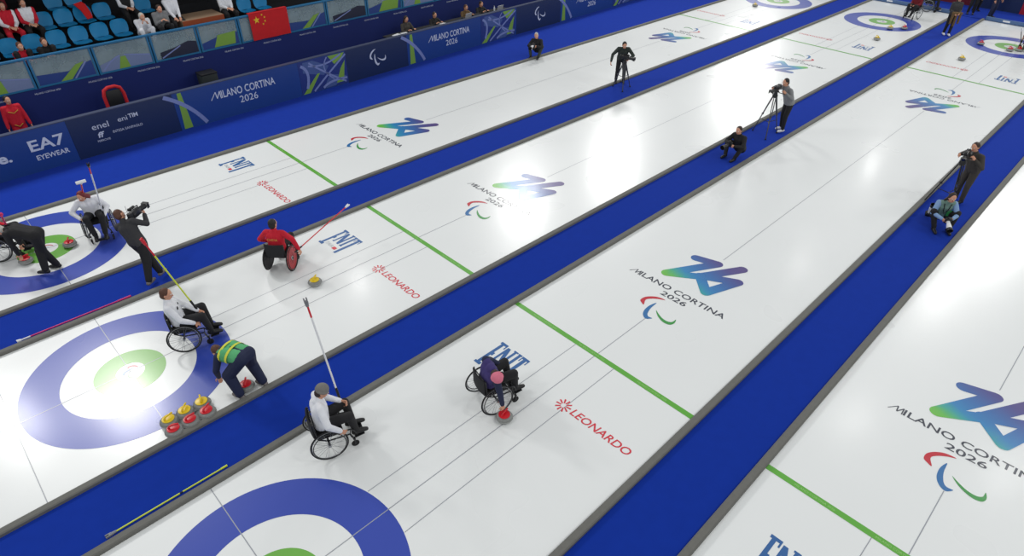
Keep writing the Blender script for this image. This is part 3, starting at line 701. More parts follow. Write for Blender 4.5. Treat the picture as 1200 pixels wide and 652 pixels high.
def video_camera(loc, rz, lab, pitch=0., s=1.0):
    r = empty('video_camera', loc, rz, lab, 'video camera', 'video cameras'); r.rotation_euler = (0, pitch, rz); r.scale = (s, s, s)
    mb = MB(); mb.box((0, 0, .11), (.30, .12, .17), bev=.02); mb.box((-.05, 0, .045), (.22, .11, .06), bev=.015); mb.build('camera_body', m_fr, r)
    l = MB().lathe([(0, .14), (.05, .14), (.055, .2), (.06, .22), (.06, .30), (.066, .31), (.066, .36), (.06, .37), (.055, .365), (0, .35)], (0, 0, .11), (1, 0, 0)).build('lens', m_black, r)
    mb = MB(); mb.box((.40, 0, .175), (.10, .16, .012), Matrix.Rotation(-.1, 3, 'Y')); 
    for e in (-1, 1): mb.box((.40, .075*e, .11), (.09, .01, .13))
    mb.build('lens_hood', m_black, l); MB().lathe([(0, .363), (.05, .363)], (0, 0, .11), (1, 0, 0)).build('front_glass', m_glassy, l)
    MB().tube([(.13, 0, .19), (.13, 0, .245), (.02, 0, .255), (-.1, 0, .25), (-.12, 0, .19)], .014).build('carry_handle', m_black, r)
    mb = MB(); mb.box((.06, .11, .20), (.16, .055, .06), bev=.012); mb.tube([(.05, .06, .17), (.05, .11, .19)], .012); mb.box((-.05, .11, .20), (.06, .07, .07), bev=.015); mb.build('viewfinder', m_black, r)
    MB().box((-.20, 0, .12), (.11, .10, .15), bev=.012).build('battery', m_black, r); MB().tube([(-.02, -.06, .21), (.26, -.075, .225)], .016).build('microphone', m_black, r)
    MB().tube([(-.22, .03, .19), (-.225, .03, .40)], .004).build('antenna', m_black, r)
    return r
def photo_camera(loc, rz, lab, pitch=0., white=True):
    r = empty('photo_camera', loc, rz, lab, 'photo camera', 'photo cameras with long lenses'); r.rotation_euler = (0, pitch, rz)
    mb = MB(); mb.box((0, 0, 0), (.08, .15, .15), bev=.018); mb.box((.01, 0, .085), (.07, .07, .04), bev=.012); mb.build('camera_body', m_black, r)
    l = MB().lathe([(0, .03), (.036, .03), (.04, .08), (.045, .12), (.055, .18), (.058, .25), (0, .25)], (0, 0, 0), (1, 0, 0)).build('lens_barrel', m_wht if white else m_black, r)
    MB().lathe([(.058, .25), (.066, .26), (.07, .33), (.063, .33), (.058, .26)], (0, 0, 0), (1, 0, 0)).build('lens_hood', m_black, l); MB().lathe([(0, .252), (.056, .252)], (0, 0, 0), (1, 0, 0)).build('front_glass', m_glassy, l)
    MB().tube([(.14, 0, -.05), (.14, 0, -.10), (.18, 0, -.10)], .012).build('lens_foot', m_wht if white else m_black, l)
    return r
# ------------------------------------------------------------------ people
m_skin = mat('fair_skin', (206, 150, 122), .55, var=.05); m_skin2 = mat('tan_skin', (176, 122, 92), .55, var=.05)
m_eyew = mat('eye_white', (230, 228, 224), .3); m_eyed = mat('dark_iris', (40, 28, 22), .3); m_lip = mat('lip', (160, 86, 78), .5)
def cloth(name, rgb, rough=.85): return mat(name, rgb, rough, var=.12, scale=14, bump=.12)
c_black = cloth('black_cloth', (26, 26, 29)); c_char = cloth('charcoal_cloth', (52, 52, 55)); c_white = cloth('white_cloth', (226, 228, 234)); c_red = cloth('red_cloth', (196, 20, 44))
c_navy = cloth('navy_cloth', (30, 38, 68)); c_purple = cloth('purple_navy_cloth', (58, 48, 108)); c_green = cloth('green_vest_cloth', (84, 170, 112)); c_grey = cloth('grey_cloth', (128, 130, 132)); c_olive = cloth('olive_brown_cloth', (62, 58, 54))
c_sage = cloth('sage_vest_cloth', (112, 142, 132)); c_sky = cloth('pale_blue_cloth', (128, 160, 200)); c_dgrn = cloth('dark_green_grey_cloth', (46, 54, 50)); c_yel = cloth('yellow_reflective_cloth', (206, 208, 70)); c_pinkc = cloth('pink_cloth', (214, 116, 138)); c_brown = cloth('brown_gold_cloth', (96, 74, 44)); c_dred = cloth('dark_red_cloth', (110, 16, 30))
h_black = mat('black_hair', (24, 20, 20), .6, bump=.4, scale=90); h_brown = mat('brown_hair', (84, 50, 34), .6, bump=.4, scale=90); h_aub = mat('auburn_hair', (110, 32, 34), .6, bump=.4, scale=90); h_grey = mat('grey_hair', (186, 184, 176), .6, bump=.4, scale=90); h_dark = mat('dark_brown_hair', (48, 32, 26), .6, bump=.4, scale=90)
m_beanie = cloth('grey_knit', (118, 116, 112)); m_shoe = mat('black_shoe', (20, 20, 22), .5); m_shoew = mat('white_shoe', (220, 222, 224), .5); m_shoeg = mat('grey_shoe', (110, 104, 104), .6)

def ik(a, t, l1, l2, pole):
    d = t-a; D = max(min(d.length, (l1+l2)*.995), abs(l1-l2)+.02); n = d.normalized()
    x = (l1*l1-l2*l2+D*D)/(2*D); h = math.sqrt(max(0, l1*l1-x*x)); p = V(pole); p = p-n*p.dot(n)
    if p.length < 1e-4: p = n.orthogonal()
    return a+n*x+p.normalized()*h, a+n*D
def hand_mesh(mb, W, d, n, side, curl):                     # wrist, direction of the palm, palm normal, +1 left / -1 right
    d = d.normalized(); n = (n-d*n.dot(d)); n = n.normalized() if n.length > 1e-4 else d.orthogonal().normalized()
    l = d.cross(n).normalized()*side                          # towards the thumb side
    for o in (-.026, 0, .026): mb.cap(W+l*o*.6, W+d*.085+l*o, .016, .0145, 8)
    for k, (o, L) in enumerate(((.031, .068), (.0105, .078), (-.0105, .072), (-.031, .056))):
        p = W+d*.088+l*o; a = 0.
        for s_, (fr, an) in enumerate(((.45, 38), (.32, 52), (.23, 40))):
            a += math.radians(an)*curl + (.06 if s_ == 0 else 0); q = p + (d*math.cos(a)+n*math.sin(a))*L*fr
            mb.cap(p, q, .0100-.0008*s_, .0096-.0008*s_, 8); p = q
    p = W+d*.02+l*.028; q = p+(d*.55+l*.75+n*.25).normalized()*.042; r_ = q+(d*.8+l*.25*(1-curl)+n*(.25+.6*curl)).normalized()*.036
    mb.cap(p, q, .0135, .011, 8); mb.cap(q, r_, .011, .0095, 8)
class Pose:
    pass
def person(label, loc, rz, pelvis=(0, 0, .93), neck=(0, 0, 1.44), head=(.03, 0, 1.60), face=(1, 0, -.1), hands=((.12, .28, .80), (.12, -.28, .80)), feet=((.0, .12, .09), (.0, -.12, .09)),
           elbow=((-1, .5, -.3), (-1, -.5, -.3)), knee=((1, .1, 0), (1, -.1, 0)), palm=None, hdir=None, curl=.45, sh=(0, 1, 0), hip=(0, 1, 0), toe=(1, 0, 0),
           jacket=None, trousers=None, shoes=None, hair=None, style='short', skin=None, vest=None, sleeves=None, headpx=None, vox=.0095, group=None, extra=None, scale=1., eyes=True, bib=None, wide=1., baggy=1.):
    F = V(face).normalized()
    Rz = Matrix.Rotation(rz, 3, 'Z')
    if headpx is not None:
        H = V(head)
        w = at(headpx[0], headpx[1], H.z*scale + (headpx[2] if len(headpx) > 2 else 0)); o = Rz @ V((H.x, H.y, 0))*scale
        loc = V((w.x-o.x, w.y-o.y, headpx[2] if len(headpx) > 2 else loc))
    loc = V(loc)
    root = empty('person', loc, rz, label, 'person', group); root.scale = (scale,)*3
    def loc_(p):                                             # ('w', point) gives a place in the hall
        if isinstance(p[0], str): return (Rz.inverted() @ (V(p[1])-loc))/scale
        return V(p)
    P, N, H = loc_(pelvis), loc_(neck), loc_(head); hands = [loc_(h) for h in hands]; feet = [loc_(f) for f in feet]
    S = (N-P).normalized(); L = (N-P).length
    l = V(sh); l = (l-S*l.dot(S)).normalized(); hl = V(hip).normalized()
    jacket = jacket or c_black; trousers = trousers or c_black; skin = skin or m_skin; shoes = shoes or m_shoe; hair = hair or h_dark
    chest = P+S*L*.70; waist = P+S*L*.34
    fwd = l.cross(S)
    shs = [N-S*.045+l*.175*e*wide for e in (1, -1)]; hips = [P+hl*.085*e for e in (1, -1)]
    elb, wri, kne, ank = [], [], [], []
    for i in (0, 1):
        e_, w_ = ik(shs[i], hands[i], .285, .255, elbow[i]); elb.append(e_); wri.append(w_)
        k_, a_ = ik(hips[i], feet[i], .42, .42, knee[i]); kne.append(k_); ank.append(a_)
    # body: one continuous surface
    mb = MB()
    for e in (1, -1):
        mb.cap(P+hl*.06*e, waist+l*.05*e, .105, .10); mb.cap(waist+l*.05*e, chest+l*.07*e, .10, .108); mb.cap(chest+l*.07*e, N-S*.045+l*.14*e, .10, .055)
    mb.cap(P-hl*.06, P+hl*.06, .105); mb.cap(chest, N, .1, .06)
    mb.cap(N-S*.03, N+(H-N)*.62, .056, .052)
    up = (H-N).normalized(); hu = (up-F*up.dot(F)); hu = hu.normalized() if hu.length > .05 else F.orthogonal(); hs = hu.cross(F).normalized()
    HR = Matrix((F, hs, hu)).transposed()
    mb.ell(H+hu*.012, (.094, .075, .104), HR, 20, 14); mb.ell(H+F*.022-hu*.052, (.066, .056, .062), HR); mb.cap(H+F*.086+hu*.012, H+F*.106-hu*.024, .010, .0145, 8)
    for e in (1, -1):
        mb.ell(H+hs*.076*e-F*.008-hu*.005, (.018, .011, .030), HR, 10, 8)
        mb.cap(shs[0 if e > 0 else 1], elb[0 if e > 0 else 1], .05, .041); mb.cap(elb[0 if e > 0 else 1], wri[0 if e > 0 else 1], .041, .028)
    for i in (0, 1):
        fd = (wri[i]-elb[i]).normalized(); hd = V(hdir[i]) if hdir and hdir[i] is not None else fd
        pn = V(palm[i]) if palm and palm[i] is not None else V((0, -1 if i == 0 else 1, 0))
        cu = curl[i] if isinstance(curl, (tuple, list)) else curl
        hand_mesh(mb, wri[i]+hd*.008, hd, pn, 1 if i == 0 else -1, cu)
        mb.cap(hips[i], kne[i], .085, .057); mb.cap(kne[i], ank[i], .055, .04)
        t = V(toe[i]) if isinstance(toe[0], (tuple, list)) else V(toe); t.normalize(); mb.cap(ank[i]-V((0, 0, .03)), ank[i]+t*.13-V((0, 0, .05)), .034, .028)
    organic(mb, 'body', skin, root, vox, 2)
    # trousers
    mb = MB()
    mb.cap(P-hl*.065, P+hl*.065, .122); mb.cap(P, P+S*.09, .12, .118)
    for i in (0, 1): mb.cap(hips[i], kne[i], .102*baggy**.5, .076*baggy); mb.cap(kne[i], ank[i]+(kne[i]-ank[i]).normalized()*.03, .074*baggy, .056*baggy)
    organic(mb, 'trousers', trousers, root, max(vox, .011), 3)
    # shoes
    for i in (0, 1):
        t = V(toe[i]) if isinstance(toe[0], (tuple, list)) else V(toe); t.normalize(); z = V((0, 0, 1)); a = ank[i]
        mb = MB(); mb.cap(a+V((0, 0, -.03))-t*.035, a+t*.11-z*.042, .047, .043); mb.cap(a+t*.11-z*.042, a+t*.165-z*.05, .043, .034); mb.cap(a, a+z*.02, .045)
        s = t.cross(z).normalized(); organic(mb, 'shoe', shoes, root, .011, 3)
    # jacket
    mb = MB(); sl = MB() if sleeves else mb
    for e in (1, -1):
        mb.cap(P+S*.02+hl*.062*e, waist+l*.055*e, .132, .122); mb.cap(waist+l*.055*e, chest+l*.075*e, .122, .126); mb.cap(chest+l*.075*e, N-S*.05+l*.13*e, .118, .074)
        i = 0 if e > 0 else 1
        mb.cap(N-S*.045+l*.11*e, shs[i], .07, .068)
        sl.cap(shs[i], elb[i], .070, .056); sl.cap(elb[i], wri[i]-(wri[i]-elb[i]).normalized()*.012, .056, .042)
    mb.cap(P+S*.02, waist, .13, .13); mb.cap(waist, chest, .13, .13); mb.cap(chest, N-S*.02, .125, .082); mb.cap(N-S*.02, N+(H-N)*.22, .072, .064)
    jk = organic(mb, 'jacket', jacket, root, max(vox, .011), 3)
    if sleeves: organic(sl, 'sleeves', sleeves, root, max(vox, .011), 3)['label'] = 'contrasting sleeves'
    if vest:
        mb = MB()
        for e in (1, -1):
            mb.cap(P+S*.06+hl*.066*e, waist+l*.06*e, .140, .136); mb.cap(waist+l*.06*e, chest+l*.08*e, .136, .139); mb.cap(chest+l*.08*e, N-S*.05+l*.10*e, .130, .088)
        mb.cap(chest, N-S*.05, .138, .088); vt = organic(mb, 'vest', vest, root, .011, 3); vt['label'] = 'coloured vest'
        if bib:
            for f in (.45, .78):
                mb = MB(); c = P+S*L*f
                for k in range(28):
                    a0, a1 = 2*PI*k/28, 2*PI*(k+1)/28
                    def pt(a, h): return c + l*math.cos(a)*.226 + fwd*math.sin(a)*.150 + S*h
                    mb.poly([pt(a0, -.022), pt(a1, -.022), pt(a1, .022), pt(a0, .022)])
                mb.build('reflective_band', bib, vt)
    # hair or hat
    mb = MB()
    if style == 'bald':
        mb = None
    elif style == 'short':
        mb.ell(H-F*.020+hu*.030, (.092, .083, .100), HR, 18, 12); mb.ell(H-F*.040-hu*.02, (.068, .076, .075), HR); organic(mb, 'hair', hair, root, .009, 1)
    elif style == 'long':
        mb.ell(H-F*.020+hu*.030, (.094, .086, .102), HR, 18, 12); mb.ell(H-F*.045-hu*.03, (.07, .08, .09), HR)
        mb.cap(H-F*.06-hu*.05, N-F*.10-hu*.02, .07, .055)
        for e in (1, -1): mb.cap(H+hs*.066*e-F*.02, N+hs*.075*e-F*.05, .030, .026)
        organic(mb, 'hair', hair, root, .009, 1)
    elif style == 'bun':
        mb.ell(H-F*.020+hu*.030, (.092, .084, .100), HR, 18, 12); mb.ell(H-F*.042-hu*.02, (.068, .076, .075), HR); mb.ell(H-F*.12+hu*.02, (.05, .05, .05), HR); organic(mb, 'hair', hair, root, .009, 1)
    elif style in ('beanie', 'cap'):
        hb = MB(); hb.ell(H-F*.045-hu*.03, (.062, .074, .07), HR); organic(hb, 'hair', h_dark, root, .009, 1)
        mb.ell(H-F*.010+hu*.050, (.105, .092, .095), HR, 20, 12)
        if style == 'beanie': mb.ring(H-F*.008+hu*.032, hu, .092, .016, 28, 8)
        else: mb.slab([H+F*.08+hs*.07+hu*.045, H+F*.165+hs*.045+hu*.03, H+F*.165-hs*.045+hu*.03, H+F*.08-hs*.07+hu*.045], -hu*.008)
        organic(mb, 'beanie' if style == 'beanie' else 'peaked_cap', hair, root, .009, 1)
    if eyes:
        for e in (1, -1):
            m1 = MB().ell(H+F*.0835+hs*.031*e+hu*.014, .0125, None, 10, 8).build('eye', m_eyew, root)
            MB().ell(H+F*.094+hs*.031*e+hu*.014, .0058, None, 8, 6).build('iris', m_eyed, m1)
        mb = MB(); mb.ell(H+F*.086-hu*.055, (.010, .024, .008), HR, 10, 8); mb.build('mouth', m_lip, root)
    root_info = dict(P=P, N=N, H=H, wri=wri, elb=elb, S=S, l=l, fwd=fwd, F=F, hs=hs, hu=hu, chest=chest, loc=loc, Rz=Rz, jk=jk, shs=shs, sc=scale)
    INFO[root.name] = root_info
    return root
INFO = {}
def world(root, p):
    i = INFO[root.name]; return i['loc'] + i['Rz'] @ (V(p)*i['sc'])
def seated(**k):                                              # sitting in a wheelchair, feet on the footplate
    d = dict(pelvis=(-.02, 0, .555), neck=(-.03, 0, 1.00), head=(.03, 0, 1.155), feet=((.45, .10, .215), (.45, -.10, .215)), knee=((.3, .2, 1), (.3, -.2, 1)), hands=((.28, .12, .64), (.28, -.12, .64)))
    d.update(k); return d
R_ = math.radians
def left_of(rz): return V((-math.sin(rz), math.cos(rz), 0))

# -- player in the grey beanie, nearest sheet but one
rz = R_(-18); L1 = at(390, 536.5, 0)+left_of(rz)*.29; L1.z = .0035
wheelchair(L1, rz, 'black wheelchair of the player in the grey beanie and white sweater')
hb = at(399, 470, .70); 
p = person('wheelchair player in white sweater and grey beanie holding a tall stick upright', (L1.x, L1.y, L1.z), rz, **seated(neck=(.0, .02, 1.00), head=(.09, .02, 1.145), face=(.9, -.05, -.42),
    hands=(('w', hb), (.20, -.335, .57)), elbow=((-.6, 1, -.4), (-.7, -1, .1)), jacket=c_white, trousers=c_black, hair=m_beanie, style='beanie', curl=(1, .8), palm=((0, -1, 0), (0, 1, -.3)), group='wheelchair curling players'))
stick(at(401, 476, .56), at(360, 358, 2.30), [(.86, m_wht), (1, m_redp)], 'tall white delivery stick with red tip held by the player in the grey beanie', head='fork', hm=mat('grey_clip', (120, 122, 126), .4))
# -- player in navy and purple leaning to the red stone
rz = R_(-14); L2 = at(583, 484.5, 0)+left_of(rz)*.29; L2.z = .0035
wheelchair(L2, rz, 'black wheelchair of the player leaning down over the red stone', R=.305)
sp2 = at(591, 484, .19)
p = person('wheelchair player in navy and purple jacket with pink knit hat bending to a red stone', (L2.x, L2.y, L2.z), rz, **seated(neck=('w', at(575.5, 431, .97)), head=('w', at(582.5, 441, .93)), face=(.75, -.35, -.75),
    hands=((.30, .14, .62), ('w', sp2)), elbow=((-.5, 1, .2), (-.2, -1, .6)), jacket=c_purple, sleeves=c_navy, trousers=c_black, hair=c_pinkc, style='beanie', curl=(.6, .9), palm=((0, 0, -1), (0, .2, -1)), group='wheelchair curling players'))
# -- player in red, seen from behind
wl_, wr_ = at(319.5, 315.5), at(344, 314); rz = R_(42); L3 = (wl_+wr_)/2; L3.z = .0035
m_rcov = mat('red_spoke_cover', (170, 30, 40), .4); m_dcov = mat('dark_spoke_cover', (40, 40, 46), .5)
wheelchair(L3, rz, 'wheelchair with one red and one dark covered wheel, seen from behind', cover=(m_dcov, m_rcov), half=.255)
hr = at(350, 292, .64); tip = at(405, 243, .80)
p = person('wheelchair player in red jacket seen from behind pushing a red stick outwards', (L3.x, L3.y, L3.z), rz, **seated(neck=(.0, .0, .97), head=(.03, .0, 1.12), face=(1, -.25, -.1),
    hands=((.22, .30, .56), ('w', hr)), elbow=((-.8, 1, .1), (-.6, -1, .2)), jacket=c_red, trousers=c_black, hair=h_black, curl=.9, palm=((0, -1, 0), (0, 1, 0)), group='wheelchair curling players'))
inf = INFO[p.name]; mb = MB(); 
for j, (s_, w_, z_) in enumerate((('CHINA', .22, .25),)):
    o = inf['P']+inf['S']*z_ - inf['fwd']*.150 + inf['l']*w_/2; text(mb, s_, o, -inf['l'], inf['S'], w_, .055)
mb.build('back_lettering', mat('gold_print', (206, 160, 70), .6), inf['jk'], smooth=False)
stick(hr-(tip-hr).normalized()*.12, tip, [(1, m_redp)], 'red delivery stick with white head reaching over the divider to the runner', head='fork', r=.012, grip=.22)
# -- player in white beside the parked stones' rings
rz = R_(-22); L4 = at(221.5, 412, 0)+left_of(rz)*.29; L4.z = .0035
wheelchair(L4, rz, 'black wheelchair of the brown-haired player in white on the blue ring', rim=m_fr)
h4 = at(232, 364, .64)
p = person('wheelchair player with brown hair and white sweater holding a yellow stick', (L4.x, L4.y, L4.z), rz, **seated(neck=(-.09, 0, .99), head=(-.07, .01, 1.145), face=(1, -.1, -.2),
    hands=(('w', h4), (.24, -.22, .56)), elbow=((-.6, 1, -.2), (-.6, -1, -.1)), jacket=c_white, trousers=c_black, hair=h_brown, curl=(1, .6), palm=((0, -1, 0), (0, .5, -1)), group='wheelchair curling players'))
inf = INFO[p.name]; mb = MB(); 
for sx in (-.1, .03): mb.ell(inf['chest']+inf['fwd']*.118+inf['l']*sx, (.012, .04, .03)); 
mb.build('dark_print', c_black, inf['jk'])
top4 = at(170, 286, 2.15)
stick(h4+(h4-top4).normalized()*.10, top4, [(.8, m_ywl), (1, m_redp)], 'yellow delivery stick with red tip passing in front of the camera operator', head='fork', hm=m_redp, r=.014)
# -- official in the green vest
rz = R_(112); L5 = (at(281, 464)+at(311, 448))/2; L5.z = .0035
f1 = at(282, 463, .09); f2 = at(309, 448, .09)
p = person('official in green vest and navy trousers bending over a red stone', (L5.x, L5.y, L5.z), rz, pelvis=(-.06, 0, .80), neck=(.38, .02, .80), head=(.53, .03, .70), face=(.5, .1, -.9), hands=((.45, .22, .30), (.38, -.26, .34)),
    feet=(('w', f1), ('w', f2)), knee=((1, .4, 0), (1, -.4, 0)), elbow=((-.3, 1, 0), (-.3, -1, 0)), jacket=c_navy, trousers=c_navy, vest=c_green, bib=c_yel, baggy=1.4, hair=h_brown, style='short', palm=((0, 0, -1), (0, 0, -1)), shoes=m_shoeg)
# -- man in black bending at the left edge
rz = R_(140); L6 = (at(54, 320)+at(66, 311.5))/2; L6.z = .0035
st6 = at(27, 298, .22)
p = person('grey-haired man in black suit bending over the far green ring', (L6.x, L6.y, L6.z), rz, pelvis=(-.06, 0, .90), neck=(.44, .0, 1.03), head=(.61, 0, 1.02), face=(.6, 0, -.8), hands=((.40, .12, .45), ('w', st6)),
    feet=(('w', at(67, 310, .09)), ('w', at(54, 318.5, .09))), knee=((1, .1, 0), (1, -.1, 0)), elbow=((-.4, 1, .1), (-.4, -1, .1)), hair=h_grey, jacket=c_black, trousers=c_black, baggy=1.25, palm=((0, 0, -1), (0, 0, -1)), curl=.8)
# -- player in white with auburn hair facing the camera
rz = R_(-104); cm = at(122, 283); L7 = cm - V((math.cos(rz), math.sin(rz), 0))*.39; L7.z = .0035
wheelchair(L7, rz, 'wheelchair of the auburn-haired player in white on the far blue ring')
h7a = at(103, 246, .78); h7b = at(121, 258, .72)
p = person('wheelchair player with auburn hair in white top facing the camera', (L7.x, L7.y, L7.z), rz, **seated(neck=(.06, -.03, .97), head=(.16, -.08, 1.09), face=(.8, -.5, -.3), hands=((.32, .20, .60), (.26, -.26, .60)),
    elbow=((-.5, 1, -.2), (-.5, -1, -.2)), jacket=c_white, trousers=c_black, hair=h_aub, style='long', curl=.9, group='wheelchair curling players'))
hw = world(p, (.30, .20, .62)); d7 = at(104, 195, 2.30)
stick(hw-(d7-hw).normalized()*.15, d7, [(.85, m_wht), (1, m_redp)], 'white delivery stick leaning up from the lap of the auburn-haired player', head='fork', hm=m_fr)
hw = world(p, (-.18, -.10, .80)); d7 = at(95, 215, 1.55)
stick(hw, d7, [(1, m_redp)], 'short red stick with white head behind the auburn-haired player', head='pad', grip=.2)
# -- shoulder camera operator on the first runner
rz = R_(38); L8 = (at(174, 333)+at(191, 322))/2; L8.z = .010
p = person('camera operator in dark clothes seen from behind with shoulder camera', (L8.x, L8.y, L8.z), rz, scale=1., wide=1.12, baggy=1.2, pelvis=(-.02, .06, .93), neck=(.06, .26, 1.36), head=(.12, .34, 1.48), face=(1, -.3, -.35), hands=((.44, .22, 1.34), (.44, .06, 1.34)),
    feet=(('w', at(190, 321, .1)), ('w', at(175, 332, .1))), elbow=((.2, 1, -1), (.2, -1, -1)), hair=h_brown, jacket=c_char, trousers=c_black, palm=((0, -1, 0), (0, 1, 0)), curl=.9, shoes=m_shoeg)
cw = world(p, (.30, .13, 1.36)); video_camera(cw, rz, 'black video camera on the shoulder of the operator seen from behind', 0.05, .82)
# -- player mostly outside the left edge
rz = R_(-25); L9 = at(3, 307, 0)+left_of(rz)*.29; L9.z = .0035
wheelchair(L9, rz, 'wheelchair cut off by the left edge of the photo, beyond the bending man')
p = person('wheelchair player almost wholly outside the left edge, beside the bending man', (L9.x, L9.y, L9.z), rz, **seated(jacket=c_red, trousers=c_black, hair=h_black, eyes=False, group='wheelchair curling players', vox=.012))
stick(world(p, (.25, .1, .66)), at(1, 252, 1.4), [(1, m_pink)], 'pink stick at the left edge above the bending man', head='fork', hm=m_pink, grip=.15, r=.02)
# -- camera operators on tripods
def operator(lab, headpx, rz, cam_lab, tri_lab, campx, camz, jacket, trousers, hair, style='short', light=False, tripx=None, shoes=None, lean=.22):
    cz = camz; cp = at(campx[0], campx[1], cz); d = V((math.cos(rz), math.sin(rz), 0))
    base = V((cp.x, cp.y, .008))
    tripod(base, rz, tri_lab, h=cz-.06, light=light, bar=True)
    video_camera((cp.x, cp.y, cz-.02), rz+R_(28), cam_lab, .12, .78)
    tmp = (lean+.06, -.02, 1.58)
    Rz = Matrix.Rotation(rz, 3, 'Z')
    w = at(headpx[0], headpx[1], tmp[2]); o = Rz @ V((tmp[0], tmp[1], 0)); loc = V((w.x-o.x, w.y-o.y, .008))
    hl_ = cp + Rz @ V((-.30, .10, -.10)); hr_ = cp + Rz @ V((.10, -.10, .04))
    return person(lab, loc, rz, pelvis=(-.02, 0, .93), neck=(lean-.02, 0, 1.42), head=tmp, face=(1, 0, -.25), hands=(('w', hl_), ('w', hr_)), feet=((.05, .12, .09), (-.06, -.12, .09)), elbow=((-.2, 1, -1), (-.2, -1, -1)), jacket=jacket, trousers=trousers, hair=hair, style=style, palm=((0, -1, 0), (0, 1, 0)), curl=.85, shoes=shoes)
operator('camera operator in dark brown clothes behind the tripod camera on the nearest runner', (1143, 173), R_(158), 'video camera on the tripod nearest the camera position', 'tripod under the video camera on the nearest runner', (1131, 184), 1.42, c_olive, c_olive, h_dark)
operator('camera operator in grey jacket and black trousers on the middle runner', (921, 97), R_(150), 'video camera on the tripod beside the seated man in black', 'tripod on the middle runner beside the seated man in black', (910, 106), 1.43, c_grey, c_black, h_black, light=True, shoes=m_shoew)
# far operator leaning over a tripod, facing this way
rz = R_(222); tb = at(728.5, 104); tb.z = .008
tripod(tb, rz+PI, 'tripod of the bent operator on the runner beyond the yellow stone', h=1.05, spread=.36, light=True)
video_camera(tb+V((0, 0, 1.03)), rz+R_(70), 'small video camera on the tripod of the bent operator', .05, .8)
hb = at(713, 71, 1.1)
p = person('bent operator in dark green jacket leaning over a tripod, far runner', 0.008, rz, pelvis=(-.15, 0, .90), neck=(.12, .0, 1.34), head=(.24, 0, 1.47), face=(.9, .1, -.45), hands=((.34, .20, 1.02), (.30, -.42, .90)), feet=((-.12, .14, .09), (-.12, -.14, .09)),
    elbow=((-.3, 1, -.4), (-.3, -1, -.2)), jacket=c_dgrn, trousers=c_black, hair=h_black, headpx=(732, 53, .008), curl=.85)
# -- seated and crouching photographers on the runners
crouch = dict(pelvis=(-.20, 0, .24), neck=(-.02, 0, .70), head=(.07, 0, .86), feet=((.22, .16, .09), (.22, -.16, .09)), knee=((.4, .5, 1), (.4, -.5, 1)), elbow=((-.4, 1, -.6), (-.4, -1, -.6)))
p = person('man in black sitting on the middle runner by a tripod', 0, R_(172), **crouch, face=(1, .1, -.2), hands=((.30, .12, .48), (.30, -.10, .50)), jacket=c_black, trousers=c_black, hair=h_dark, headpx=(866, 153, .008), palm=((0, -1, 0), (0, 1, 0)), curl=.8, group='photographers')
photo_camera(world(p, (.36, .0, .52)), R_(172), 'photo camera held on the knees of the man in black', .1, white=False)
p = person('photographer in sage vest with blue sleeves crouching on the nearest runner', 0, R_(215), **crouch, face=(1, .05, -.1), hands=((.30, .10, .42), (.30, -.12, .40)), jacket=c_sage, sleeves=c_sky, trousers=c_black, hair=h_dark, headpx=(1116, 232, .008), palm=((0, -1, 0), (0, 1, 0)), curl=.8, group='photographers', style='long')
inf = INFO[p.name]; mb = MB(); mb.tube([inf['N']+inf['l']*.08+inf['fwd']*.07, inf['chest']+inf['l']*.05+inf['fwd']*.135, inf['P']+inf['S']*.22+inf['fwd']*.15, inf['chest']-inf['l']*.05+inf['fwd']*.135, inf['N']-inf['l']*.08+inf['fwd']*.07], .010, 6); mb.build('lanyard', m_black, p)
MB().box(inf['P']+inf['S']*.24+inf['l']*.12+inf['fwd']*.13, (.02, .12, .16), bev=.005).build('green_bib', cloth('green_bib_cloth', (40, 130, 70)), p)
photo_camera(world(p, (.35, -.01, .40)), R_(212), 'photo camera with white lens in the hands of the photographer in the sage vest', .35)
oc = at(1088, 251, .09); photo_camera((oc.x, oc.y, .10), R_(200), 'photo camera standing on the nearest runner with its white lens pointing up', -1.25)
p = person('crouching photographer in black on the wide carpet by the divider', 0, R_(205), **crouch, face=(1, .1, -.2), hands=((.30, .10, .52), (.30, -.12, .50)), jacket=c_black, trousers=c_dgrn, hair=h_grey, headpx=(628.5, 42, .008), palm=((0, -1, 0), (0, 1, 0)), curl=.8, group='photographers')
photo_camera(world(p, (.36, -.01, .56)), R_(200), 'photo camera with white lens of the photographer on the wide carpet', .1)
# -- far end of the hall
rz = R_(172); q = at(1068, 21); wheelchair((q.x, q.y, .0035), rz, 'wheelchair of the far player in red above the middle rings', rim=m_alu)
person('far wheelchair player in red top and black trousers, cut by the top edge', (q.x, q.y, .0035), rz, **seated(jacket=c_dred, trousers=c_black, hair=h_black, vox=.012, group='wheelchair curling players'))
rz = R_(-75); q = at(1085, 12.5); wheelchair((q.x, q.y, .0035), rz, 'wheelchair of the far player in white beside the one in red', rim=m_alu)
person('far wheelchair player in white top beside the one in red, cut by the top edge', (q.x, q.y, .0035), rz, **seated(jacket=c_white, trousers=c_black, hair=h_dark, vox=.012, group='wheelchair curling players'))
rz = R_(185); q = at(1203, 58); wheelchair((q.x, q.y, .0035), rz, 'wheelchair cut off by the right edge at the rightmost far rings', rim=m_alu)
person('far wheelchair player in black cut off by the right edge', (q.x, q.y, .0035), rz, **seated(jacket=c_black, trousers=c_black, hair=h_black, vox=.012, hands=((.3, .12, .7), (.36, -.3, .5)), group='wheelchair curling players'))
qq = at(1196, 57, .06); stick((qq.x, qq.y, .035), at(1197, 36, .8), [(1, m_fr)], 'thin stick held down by the far player at the right edge', head='fork', grip=.2)
q = (at(1105, 40)+at(1110, 43))/2
